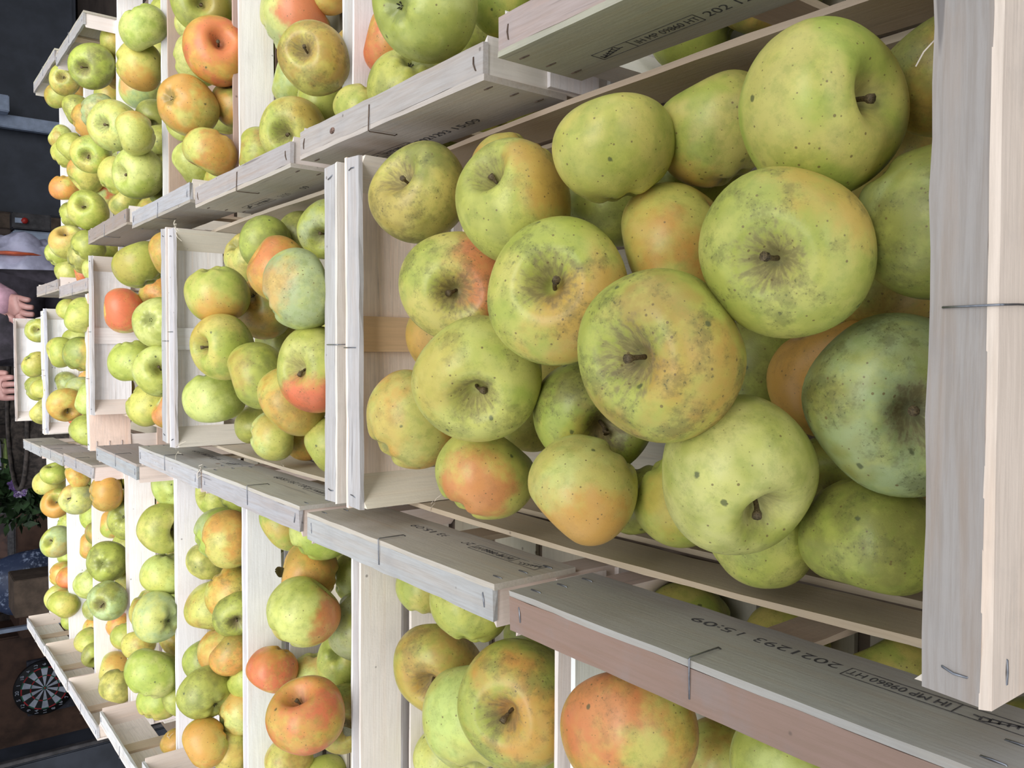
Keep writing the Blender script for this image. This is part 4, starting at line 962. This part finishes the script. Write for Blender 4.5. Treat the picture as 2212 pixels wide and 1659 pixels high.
RG 0.6024 2.1451 -0.0737 0.0296 -0.899 0.349 0.265 o b 0 0 1 o 0 0.1 -|orange apple, rightmost of two orange ones, the farthest upper crate
RF 0.5312 1.7495 -0.0194 0.0386 -0.43 -0.632 0.645 g d 0 0 1 o 0 0.5 s|green apple, fifth from left of seven green ones, the sixth upper crate
RF 0.5893 1.8157 -0.0695 0.0268 -0.905 0.224 -0.363 g y 0 0 1 o 0 0.1 -|green apple, rightmost of seven green ones, the sixth upper crate
RF 0.5915 1.7613 -0.064 0.0303 0.061 0.407 0.911 y g -0.154 -0.985 -0.079 o 0.6 0.2 -|yellow-green apple with orange cheek, rightmost of two yellow-green ones, the sixth upper crate
RF 0.5395 1.7917 -0.0705 0.0305 0.407 -0.279 -0.87 o b 0 0 1 o 0 0.1 -|orange apple, rightmost of three orange ones, the sixth upper crate
RE 0.5104 1.4278 -0.0314 0.0353 -0.853 0.15 -0.5 p g 0 0 1 o 0 0.2 -|pale green apple, rightmost of four pale green ones, the fifth upper crate
RE 0.4658 1.4826 -0.0389 0.0383 -0.041 -0.157 -0.987 y g -0.978 -0.187 0.091 o 0.9 0.1 -|yellow-green apple with orange cheek, rightmost of three yellow-green ones, the fifth upper crate
RE 0.4846 1.6663 -0.0824 0.0361 -0.545 0.202 -0.814 l p 0.242 -0.523 0.817 r 0.6 0.1 -|bluish green apple with red cheek, the only bluish green one in the fifth upper crate
RF 0.5045 1.9862 -0.0356 0.0311 -0.315 0.419 0.852 g d 0 0 1 o 0 0.5 -|green apple with russet skin, leftmost of seven green ones, the sixth upper crate
RF 0.4718 1.9336 -0.0465 0.0341 0.281 -0.161 -0.946 o b -0.806 -0.437 0.4 o 0.7 0.3 -|orange apple, leftmost of three orange ones, the sixth upper crate
RF 0.4427 1.7366 -0.0262 0.0339 0.082 -0.18 -0.98 l b 0 0 1 o 0 0.5 -|bluish green apple with russet skin, the only bluish green one in the sixth upper crate
RE 0.3835 1.5749 -0.0203 0.0418 -0.172 -0.626 0.761 p y 0 0 1 o 0 0.4 s|pale green apple, leftmost of four pale green ones, the fifth upper crate
RE 0.3363 1.4084 -0.0134 0.0313 -0.366 0.285 0.886 p y 0.955 -0.276 -0.111 o 0.7 0.1 -|pale green apple, second from left of four pale green ones, the fifth upper crate
RG 0.5095 2.2915 -0.0514 0.0273 0.565 0.256 0.784 p b 0 0 1 o 0 0.1 -|pale green apple, the only pale green one in the farthest upper crate
RG 0.4643 2.2573 -0.0591 0.0321 0.682 -0.242 -0.69 g y 0 0 1 o 0 0.1 -|green apple, fourth from left of seven green ones, the farthest upper crate
RG 0.4631 2.1651 -0.0562 0.0328 -0.707 0.348 0.615 g y 0 0 1 o 0 0.1 -|green apple, rightmost of seven green ones, the farthest upper crate
RF 0.3597 1.7182 -0.0093 0.0336 -0.344 -0.817 0.463 g y 0 0 1 o 0 0.4 s|green apple, sixth from left of seven green ones, the sixth upper crate
RF 0.3672 1.9623 -0.046 0.0366 -0.675 0.164 0.719 g y 0.682 -0.011 0.731 r 0.6 0.3 -|green apple with red cheek, second from left of seven green ones, the sixth upper crate
RG 0.3819 2.2511 -0.0529 0.0341 -0.963 0.232 -0.14 o y -0.15 -0.523 0.839 r 0.5 0.2 -|orange apple with red cheek, leftmost of two orange ones, the farthest upper crate
RE 0.3179 1.6826 -0.0467 0.0338 0.777 -0.098 -0.622 y g 0 0 1 o 0 0.1 -|yellow-green apple, leftmost of three yellow-green ones, the fifth upper crate
RE 0.2837 1.4533 -0.0287 0.0397 -0.224 -0.372 0.901 p g 0 0 1 o 0 0.15 s|pale green apple, third from left of four pale green ones, the fifth upper crate
RF 0.3329 1.9835 -0.0922 0.027 0.812 -0.202 -0.548 r p 0 0 1 o 0 0.1 -|red apple, rightmost of two red ones, the sixth upper crate
RE 0.265 1.6595 -0.0549 0.0268 0.653 0.028 0.757 y d 0 0 1 o 0 0.2 -|yellow-green apple, second from left of three yellow-green ones, the fifth upper crate
RF 0.2785 1.8755 -0.0324 0.037 0.245 -0.861 0.446 g y 0 0 1 o 0 0.3 s|green apple, fourth from left of seven green ones, the sixth upper crate
RG 0.3234 2.2897 -0.0705 0.0288 0.261 -0.194 -0.946 g d 0 0 1 o 0 0.2 -|green apple, fifth from left of seven green ones, the farthest upper crate
RF 0.2632 1.9838 -0.0759 0.0267 -0.1 0.446 0.89 o r 0 0 1 o 0 0.1 -|orange apple, second from left of three orange ones, the sixth upper crate
RG 0.2429 2.1602 -0.043 0.038 0.643 -0.687 0.338 y p 0.38 -0.694 0.611 o 0.7 0.2 s|yellow-green apple with orange cheek, the only yellow-green one in the farthest upper crate
RG 0.2254 2.2868 -0.0469 0.0328 0.735 -0.034 -0.677 g p 0 0 1 o 0 0.1 -|green apple, second from left of seven green ones, the farthest upper crate
RF 0.2064 1.876 -0.0308 0.031 0.617 0.041 -0.786 g d 0 0 1 o 0 0.1 -|green apple, third from left of seven green ones, the sixth upper crate
RF 0.1851 1.9393 -0.0323 0.031 0.675 0.014 -0.737 y d 0 0 1 o 0 0.3 -|yellow-green apple, leftmost of two yellow-green ones, the sixth upper crate
RG 0.1785 2.2449 -0.0632 0.0346 0.937 0.104 0.333 g p 0 0 1 o 0 0.1 -|green apple, sixth from left of seven green ones, the farthest upper crate
RF 0.1594 1.9855 -0.0479 0.0266 -0.125 0.233 0.965 r o 0 0 1 o 0 0.3 -|red apple, leftmost of two red ones, the sixth upper crate
RF 0.1589 1.8952 -0.0497 0.0256 -0.328 -0.879 0.345 p y 0 0 1 o 0 0.1 s|pale green apple, the only pale green one in the sixth upper crate
RD 0.5034 1.3446 -0.0848 0.0266 -0.828 0.559 0.037 p y 0 0 1 o 0 0.3 -|pale green apple, leftmost of four pale green ones, the fourth upper crate
RD 0.4693 1.1777 -0.0455 0.037 -0.241 -0.916 0.321 g d -0.151 -0.86 -0.488 b 0.6 0.1 s|green apple with brown cheek, rightmost of two green ones, the fourth upper crate
RD 0.4045 1.2032 -0.0515 0.0346 0.162 -0.415 -0.895 p g 0 0 1 o 0 0.2 -|pale green apple, third from left of four pale green ones, the fourth upper crate
RD 0.3863 1.1075 -0.0431 0.0404 0.18 -0.971 0.155 o r 0.22 -0.965 0.145 r 0.8 0.05 s|orange apple with red cheek, rightmost of two orange ones, the fourth upper crate
RD 0.3163 1.1328 -0.0127 0.0365 -0.082 0.509 -0.857 y o 0.361 -0.592 0.72 o 0.9 0.1 c|yellow-green apple with orange cheek, the only yellow-green one in the fourth upper crate
RD 0.3536 1.3398 -0.0711 0.031 -0.443 -0.015 -0.896 g p 0 0 1 o 0 0.1 -|green apple, leftmost of two green ones, the fourth upper crate
RD 0.3303 1.1317 -0.0775 0.0322 0.828 -0.395 0.399 d o -0.341 -0.396 0.852 o 0.6 0.3 s|olive apple with orange cheek, the only olive one in the fourth upper crate
RD 0.349 1.2713 -0.0997 0.0299 -0.964 0.253 0.078 p y 0 0 1 o 0 0.1 -|pale green apple, rightmost of four pale green ones, the fourth upper crate
RD 0.2516 1.0909 -0.0289 0.0309 -0.841 0.329 0.43 o y 0.453 -0.79 -0.413 o 0.7 0.1 -|orange apple, leftmost of two orange ones, the fourth upper crate
RD 0.2856 1.3287 -0.0781 0.0308 -0.583 0.429 0.689 p g 0 0 1 o 0 0.1 -|pale green apple, second from left of four pale green ones, the fourth upper crate
RC 0.4143 1.0071 -0.107 0.0447 0.543 -0.57 -0.617 p l -0.073 -0.997 -0.034 r 0.9 0.05 -|pale green apple with red cheek, the only pale green one in the third upper crate
RC 0.2862 0.7804 -0.0321 0.033 0.001 -0.656 0.755 b y 0.44 -0.877 -0.194 o 0.3 0.5 s|golden-brown apple with stalk hollow showing, the only golden-brown one in the third upper crate
RC 0.4376 0.9627 -0.1362 0.0255 0.174 0.482 0.859 y o -0.756 -0.654 -0.027 o 0.6 0.1 -|yellow-green apple with orange cheek, rightmost of two yellow-green ones, the third upper crate
RC 0.3421 1.0207 -0.1157 0.0321 0.155 0.317 0.936 g l 0 0 1 o 0 0.2 s|green apple, second from left of three green ones, the third upper crate
RC 0.2751 0.8806 -0.0879 0.0293 -0.468 0.504 0.725 g g 0 0 1 o 0 0.05 -|green apple, rightmost of three green ones, the third upper crate
RC 0.2326 0.8632 -0.0467 0.0347 -0.281 -0.616 0.736 y g 0.663 -0.748 -0.018 o 0.5 0.4 s|yellow-green apple with orange cheek, leftmost of two yellow-green ones, the third upper crate
RC 0.2441 1.0234 -0.069 0.0296 0.086 0.441 0.894 g b 0 0 1 o 0 0.5 -|green apple with russet skin, leftmost of three green ones, the third upper crate
RB 0.2908 0.7051 -0.0775 0.0308 0.29 0.448 0.846 r o -0.517 0.219 0.827 r 0.6 0.1 -|red apple, the only red one in the second upper crate
RB 0.2664 0.5648 -0.0254 0.0397 0.288 0.269 -0.919 g p 0 0 1 o 0 0.1 c|green apple with puckered calyx showing, leftmost of two green ones, the second upper crate
RB 0.2912 0.5671 -0.1059 0.0268 0.664 0.082 0.743 g y 0 0 1 o 0 0.1 -|green apple, rightmost of two green ones, the second upper crate
RB 0.2299 0.6411 -0.056 0.0329 -0.521 0.786 -0.332 y d 0 0 1 o 0 0.3 c|yellow-green apple with puckered calyx showing, rightmost of two yellow-green ones, the second upper crate
RB 0.2272 0.7153 -0.049 0.0229 -0.847 0.505 0.163 y g 0 0 1 o 0 0.1 -|yellow-green apple, leftmost of two yellow-green ones, the second upper crate
RA 0.2234 0.3817 -0.1278 0.03 0.451 0.678 0.581 g d 0 0 1 o 0 0.2 -|green apple, the only green one in the nearest upper crate
RD 0.46 1.1209 -0.1047 0.0295 -0.87 0.344 -0.352 l g 0 0 1 o 0 0.2 -|bluish green apple, the only bluish green one in the fourth upper crate
C1 0.0438 0.2303 -0.1055 0.0317 -0.479 -0.028 -0.877 b g 0 0 1 o 0 0.3 f|half-buried golden-brown apple under the top ones of the big front crate, rightmost
C1 0.1116 0.355 -0.0989 0.0319 -0.0 0.625 -0.78 d g 0 0 1 o 0 0.3 f|half-buried olive apple under the top ones of the big front crate
C1 -0.0787 0.2624 -0.1122 0.0304 0.024 -0.532 0.846 g b 0 0 1 o 0 0.3 f|half-buried green apple under the top ones of the big front crate
C1 0.1034 0.2429 -0.1095 0.031 -0.774 0.053 -0.631 b b 0 0 1 o 0 0.3 f|half-buried golden-brown apple under the top ones of the big front crate, leftmost
C1 -0.0029 0.5205 -0.1195 0.0316 -0.507 -0.293 -0.811 y d 0 0 1 o 0 0.3 f|half-buried yellow-green apple under the top ones of the big front crate
C2 0.0075 0.739 -0.0791 0.033 0.433 0.698 0.571 g d 0 0 1 o 0 0.3 f|half-buried green apple under the top ones of the second middle crate
C2 0.0893 0.7469 -0.0872 0.0349 0.852 0.236 -0.468 d b 0 0 1 o 0 0.3 f|half-buried olive apple under the top ones of the second middle crate
C2 -0.0473 0.7966 -0.0957 0.0343 -0.928 0.193 0.32 b g 0 0 1 o 0 0.3 f|half-buried golden-brown apple under the top ones of the second middle crate
C2 0.0103 1.0447 -0.102 0.034 -0.538 0.242 -0.808 y d 0 0 1 o 0 0.3 f|half-buried yellow-green apple under the top ones of the second middle crate, second from left
C2 0.0501 0.7945 -0.114 0.0297 0.675 0.653 -0.344 y g 0 0 1 o 0 0.3 f|half-buried yellow-green apple under the top ones of the second middle crate, rightmost
C2 0.1179 1.0556 -0.0634 0.0291 -0.525 0.248 -0.814 y y 0 0 1 o 0 0.3 f|half-buried yellow-green apple under the top ones of the second middle crate, leftmost
C2 -0.0899 0.8442 -0.1051 0.0306 0.19 0.669 -0.719 y d 0 0 1 o 0 0.3 f|half-buried yellow-green apple under the top ones of the second middle crate, fourth from left
C2 0.0182 0.8513 -0.0816 0.0314 0.174 -0.763 -0.622 y b 0 0 1 o 0 0.3 f|half-buried yellow-green apple under the top ones of the second middle crate, third from left
C3 -0.0023 1.3136 -0.062 0.0293 -0.949 0.135 -0.285 d g 0 0 1 o 0 0.3 f|half-buried olive apple under the top ones of the third middle crate
C3 -0.0558 1.4432 -0.0962 0.0293 0.247 -0.797 0.551 b g 0 0 1 o 0 0.3 f|half-buried golden-brown apple under the top ones of the third middle crate, leftmost
C3 0.1115 1.2909 -0.0633 0.0296 0.884 -0.349 -0.31 b d 0 0 1 o 0 0.3 f|half-buried golden-brown apple under the top ones of the third middle crate, rightmost
C3 0.0301 1.3772 -0.0784 0.031 -0.77 0.547 0.328 y d 0 0 1 o 0 0.3 f|half-buried yellow-green apple under the top ones of the third middle crate
C4 -0.146 1.8386 -0.0669 0.0346 0.536 -0.459 0.709 g d 0 0 1 o 0 0.3 f|half-buried green apple under the top ones of the fourth middle crate, rightmost
C4 -0.0811 1.8312 -0.0719 0.0309 0.621 -0.783 0.037 b b 0 0 1 o 0 0.3 f|half-buried golden-brown apple under the top ones of the fourth middle crate, rightmost
C4 0.0318 1.9722 -0.0807 0.0298 -0.44 0.888 0.136 g y 0 0 1 o 0 0.3 f|half-buried green apple under the top ones of the fourth middle crate, leftmost
C4 -0.0286 2.0582 -0.1054 0.0307 0.339 -0.464 0.818 b y 0 0 1 o 0 0.3 f|half-buried golden-brown apple under the top ones of the fourth middle crate, leftmost
C5 -0.062 2.5319 -0.0772 0.034 -0.762 0.594 0.257 b b 0 0 1 o 0 0.3 f|half-buried golden-brown apple under the top ones of the farthest middle crate, leftmost
C5 0.0352 2.4326 -0.0724 0.0321 0.28 0.265 0.923 b d 0 0 1 o 0 0.3 f|half-buried golden-brown apple under the top ones of the farthest middle crate, rightmost
RA 0.232 0.176 -0.116 0.032 -0.733 -0.47 -0.492 d y 0 0 1 o 0 0.3 f|half-buried olive apple under the top ones of the nearest upper crate, rightmost
RA 0.2336 0.248 -0.1203 0.032 0.386 -0.091 -0.918 y g 0 0 1 o 0 0.3 f|half-buried yellow-green apple under the top ones of the nearest upper crate
RA 0.229 0.32 -0.127 0.032 0.798 0.267 -0.541 d b 0 0 1 o 0 0.3 f|half-buried olive apple under the top ones of the nearest upper crate, leftmost
RB 0.222 0.487 -0.116 0.032 0.884 0.467 0.036 d y 0 0 1 o 0 0.3 f|half-buried olive apple under the top ones of the second upper crate, rightmost
RB 0.2236 0.559 -0.1203 0.032 -0.507 0.564 0.652 g d 0 0 1 o 0 0.3 f|half-buried green apple under the top ones of the second upper crate, second from left
RB 0.219 0.631 -0.127 0.032 0.275 0.942 0.191 d b 0 0 1 o 0 0.3 f|half-buried olive apple under the top ones of the second upper crate, second from left
RB 0.2258 0.703 -0.1266 0.032 -0.396 0.524 0.754 g d 0 0 1 o 0 0.3 f|half-buried green apple under the top ones of the second upper crate, leftmost
RB 0.2777 0.6509 -0.1199 0.0295 0.128 -0.298 -0.946 d g 0 0 1 o 0 0.3 f|half-buried olive apple under the top ones of the second upper crate, leftmost
RB 0.2907 0.4987 -0.1225 0.031 0.965 -0.259 0.026 g b 0 0 1 o 0 0.3 f|half-buried green apple under the top ones of the second upper crate, rightmost
RC 0.3108 0.819 -0.0972 0.0307 -0.291 -0.147 -0.945 b b 0 0 1 o 0 0.3 f|half-buried golden-brown apple under the top ones of the third upper crate
RC 0.2341 0.9303 -0.1182 0.0305 0.508 -0.208 -0.836 g y 0 0 1 o 0 0.3 f|half-buried green apple under the top ones of the third upper crate
RD 0.2526 1.3001 -0.1225 0.0336 0.856 0.514 0.042 g b 0 0 1 o 0 0.3 f|half-buried green apple under the top ones of the fourth upper crate, leftmost
RD 0.3883 1.1469 -0.1112 0.033 0.986 0.032 -0.164 d d 0 0 1 o 0 0.3 f|half-buried olive apple under the top ones of the fourth upper crate
RD 0.4455 1.1951 -0.1237 0.0322 -0.533 -0.748 0.395 g d 0 0 1 o 0 0.3 f|half-buried green apple under the top ones of the fourth upper crate, rightmost
RD 0.3163 1.1839 -0.1243 0.0291 -0.177 -0.89 -0.42 b b 0 0 1 o 0 0.3 f|half-buried golden-brown apple under the top ones of the fourth upper crate, rightmost
RD 0.2476 1.1267 -0.1238 0.0292 -0.237 -0.9 -0.366 y y 0 0 1 o 0 0.3 f|half-buried yellow-green apple under the top ones of the fourth upper crate
RD 0.5099 1.2583 -0.1151 0.0296 -0.929 -0.331 -0.164 b b 0 0 1 o 0 0.3 f|half-buried golden-brown apple under the top ones of the fourth upper crate, leftmost
RE 0.2639 1.4885 -0.0866 0.0307 -0.055 -0.525 0.849 d g 0 0 1 o 0 0.3 f|half-buried olive apple under the top ones of the fifth upper crate, rightmost
RE 0.3551 1.5313 -0.0844 0.0331 -0.972 -0.193 0.136 g d 0 0 1 o 0 0.3 f|half-buried green apple under the top ones of the fifth upper crate, leftmost
RE 0.5009 1.5353 -0.0985 0.0332 -0.592 -0.353 0.724 y g 0 0 1 o 0 0.3 f|half-buried yellow-green apple under the top ones of the fifth upper crate
RE 0.2525 1.6274 -0.097 0.0291 -0.807 0.59 0.016 d b 0 0 1 o 0 0.3 f|half-buried olive apple under the top ones of the fifth upper crate, leftmost
RE 0.5513 1.4784 -0.0846 0.0338 0.271 0.547 0.792 g g 0 0 1 o 0 0.3 f|half-buried green apple under the top ones of the fifth upper crate, rightmost
RE 0.4092 1.5817 -0.0888 0.0321 -0.677 -0.641 0.362 d d 0 0 1 o 0 0.3 f|half-buried olive apple under the top ones of the fifth upper crate, second from left
RF 0.234 1.8213 -0.0949 0.0349 0.531 -0.671 -0.518 g b 0 0 1 o 0 0.3 f|half-buried green apple under the top ones of the sixth upper crate, rightmost
RF 0.2039 1.9695 -0.0908 0.0308 -0.93 -0.082 -0.357 g y 0 0 1 o 0 0.3 f|half-buried green apple under the top ones of the sixth upper crate, leftmost
RF 0.5381 1.9445 -0.0916 0.0293 -0.904 0.326 0.276 b g 0 0 1 o 0 0.3 f|half-buried golden-brown apple under the top ones of the sixth upper crate
RF 0.4119 1.9384 -0.0941 0.0324 0.191 0.944 -0.269 y g 0 0 1 o 0 0.3 f|half-buried yellow-green apple under the top ones of the sixth upper crate
LA -0.199 0.16 -0.116 0.032 0.626 0.778 -0.048 d y 0 0 1 o 0 0.3 f|half-buried olive apple under the top ones of the nearest lower crate
LA -0.1952 0.376 -0.1266 0.032 -0.163 0.825 0.542 g y 0 0 1 o 0 0.3 f|half-buried green apple under the top ones of the nearest lower crate
LA -0.2382 0.2654 -0.1145 0.0319 0.138 0.85 0.508 y d 0 0 1 o 0 0.3 f|half-buried yellow-green apple under the top ones of the nearest lower crate
LB -0.2344 0.5372 -0.1259 0.0305 -0.575 -0.268 -0.773 d d 0 0 1 o 0 0.3 f|half-buried olive apple under the top ones of the second lower crate
LC -0.4536 0.8067 -0.1246 0.0313 -0.272 -0.155 -0.95 g g 0 0 1 o 0 0.3 f|half-buried green apple under the top ones of the third lower crate
LC -0.2253 0.897 -0.1206 0.0293 -0.374 -0.703 0.605 y g 0 0 1 o 0 0.3 f|half-buried yellow-green apple under the top ones of the third lower crate
LC -0.4019 0.84 -0.123 0.0313 -0.333 -0.823 0.46 d y 0 0 1 o 0 0.3 f|half-buried olive apple under the top ones of the third lower crate
LD -0.5519 1.124 -0.1044 0.0294 0.929 0.221 -0.297 y y 0 0 1 o 0 0.3 f|half-buried yellow-green apple under the top ones of the fourth lower crate, second from left
LD -0.2178 1.2513 -0.086 0.0318 0.275 -0.203 0.94 g y 0 0 1 o 0 0.3 f|half-buried green apple under the top ones of the fourth lower crate
LD -0.3337 1.3102 -0.0872 0.0293 0.966 -0.235 -0.111 y d 0 0 1 o 0 0.3 f|half-buried yellow-green apple under the top ones of the fourth lower crate, leftmost
LD -0.3885 1.1224 -0.1088 0.0293 0.291 0.215 0.932 b b 0 0 1 o 0 0.3 f|half-buried golden-brown apple under the top ones of the fourth lower crate
LD -0.2594 1.1363 -0.1239 0.0303 -0.203 -0.439 -0.875 d y 0 0 1 o 0 0.3 f|half-buried olive apple under the top ones of the fourth lower crate, rightmost
LD -0.509 1.1644 -0.1243 0.0329 -0.527 -0.822 0.215 y b 0 0 1 o 0 0.3 f|half-buried yellow-green apple under the top ones of the fourth lower crate, rightmost
LD -0.4843 1.3004 -0.0812 0.0324 0.735 0.679 -0.002 d g 0 0 1 o 0 0.3 f|half-buried olive apple under the top ones of the fourth lower crate, leftmost
LE -0.4964 1.4683 -0.0927 0.0345 0.753 -0.658 0.012 y b 0 0 1 o 0 0.3 f|half-buried yellow-green apple under the top ones of the fifth lower crate, leftmost
LE -0.3463 1.4693 -0.1034 0.0319 -0.179 0.344 -0.922 g b 0 0 1 o 0 0.3 f|half-buried green apple under the top ones of the fifth lower crate
LE -0.4301 1.461 -0.1003 0.0305 -0.736 0.008 0.677 y g 0 0 1 o 0 0.3 f|half-buried yellow-green apple under the top ones of the fifth lower crate, rightmost
LE -0.5932 1.5811 -0.1219 0.0306 0.61 -0.469 0.639 d b 0 0 1 o 0 0.3 f|half-buried olive apple under the top ones of the fifth lower crate
LF -0.4552 1.7767 -0.086 0.0329 0.945 -0.201 0.257 y b 0 0 1 o 0 0.3 f|half-buried yellow-green apple under the top ones of the sixth lower crate, leftmost
LF -0.4161 1.8773 -0.102 0.0318 -0.95 0.291 0.108 g g 0 0 1 o 0 0.3 f|half-buried green apple under the top ones of the sixth lower crate
LF -0.3046 1.8419 -0.1273 0.0296 0.239 -0.091 0.967 y d 0 0 1 o 0 0.3 f|half-buried yellow-green apple under the top ones of the sixth lower crate, rightmost
LF -0.5344 1.9161 -0.1127 0.0303 -0.558 0.77 0.309 b b 0 0 1 o 0 0.3 f|half-buried golden-brown apple under the top ones of the sixth lower crate
LG -0.4139 2.223 -0.1004 0.0318 -0.506 0.511 0.695 g g 0 0 1 o 0 0.3 f|half-buried green apple under the top ones of the seventh lower crate, leftmost
LG -0.3021 2.0968 -0.0853 0.0345 -0.71 -0.213 0.671 g g 0 0 1 o 0 0.3 f|half-buried green apple under the top ones of the seventh lower crate, rightmost
LH -0.7041 2.3709 -0.0815 0.0317 0.958 0.055 -0.281 d g 0 0 1 o 0 0.3 f|half-buried olive apple under the top ones of the farthest lower crate, leftmost
LH -0.3144 2.5276 -0.1001 0.0312 -0.188 -0.908 0.374 y y 0 0 1 o 0 0.3 f|half-buried yellow-green apple under the top ones of the farthest lower crate
LH -0.5348 2.5404 -0.127 0.0301 0.137 -0.447 0.884 d b 0 0 1 o 0 0.3 f|half-buried olive apple under the top ones of the farthest lower crate, rightmost
"""
n = 0
for ln in DATA.strip().split('\n'):
    num, lab = ln.split('|'); t = num.split()
    cr = t[0]; x, y, z, R, ax, ay, az = map(float, t[1:8]); c1, c2 = t[8], t[9]; bx, by, bz = map(float, t[10:13]); bc = t[13]; ba, ru = float(t[14]), float(t[15]); ft = t[16]
    n += 1; r = random.Random(n * 7 + 3)
    vi = r.randrange(10); me, sq, dt, db = VAR[vi]
    A = Vector((ax, ay, az)).normalized()
    q = A.to_track_quat('Z', 'Y') @ Quaternion((0, 0, 1), r.uniform(0, 6.28))
    o = bpy.data.objects.new('apple', me); C.objects.link(o)
    o.location = (x, y, z + ZT); o.rotation_mode = 'QUATERNION'; o.rotation_quaternion = q
    o.scale = (R * 1.065,) * 3
    bd = q.inverted() @ Vector((bx, by, bz))
    def jit(c, a=.06): return tuple(max(.01, min(.95, v * r.uniform(1 - a, 1 + a))) for v in c)
    o['skin_a'] = jit(COL[c1]); o['skin_b'] = jit(COL[c2]); o['blush_dir'] = tuple(bd)
    o['blush_col'] = COL[bc]; o['blush_amt'] = ba; o['russet'] = min(1.0, ru * 1.15 + .08); o['seed'] = r.random()
    tag(o, lab, 'apple', 'apples heaped in crate ' + {'C': 'of the middle row', 'R': 'of the upper row', 'L': 'of the lower row'}[cr[0]])
    if ft in 'sL':
        s = bpy.data.objects.new('stalk', STK[r.randrange(5)]); C.objects.link(s); s.parent = o
        if not s.data.materials: s.data.materials.append(STALK)
        s.location = (0, 0, sq - dt * 1.25 - .03)
        if ft == 'L':
            l_ = bpy.data.objects.new('leaf', LFM); C.objects.link(l_); l_.parent = s
            if not LFM.materials: LFM.materials.append(LEAF)
            l_.location = (0, 0, .20); l_.rotation_euler = (.3, -.9, r.uniform(0, 6))
    elif ft == 'c':
        s = bpy.data.objects.new('calyx', CLX); C.objects.link(s); s.parent = o
        if not s.data.materials: s.data.materials.append(CALYX)
        s.location = (0, 0, -sq + db * 1.25 - .005); s.scale = (.62, .62, .62)
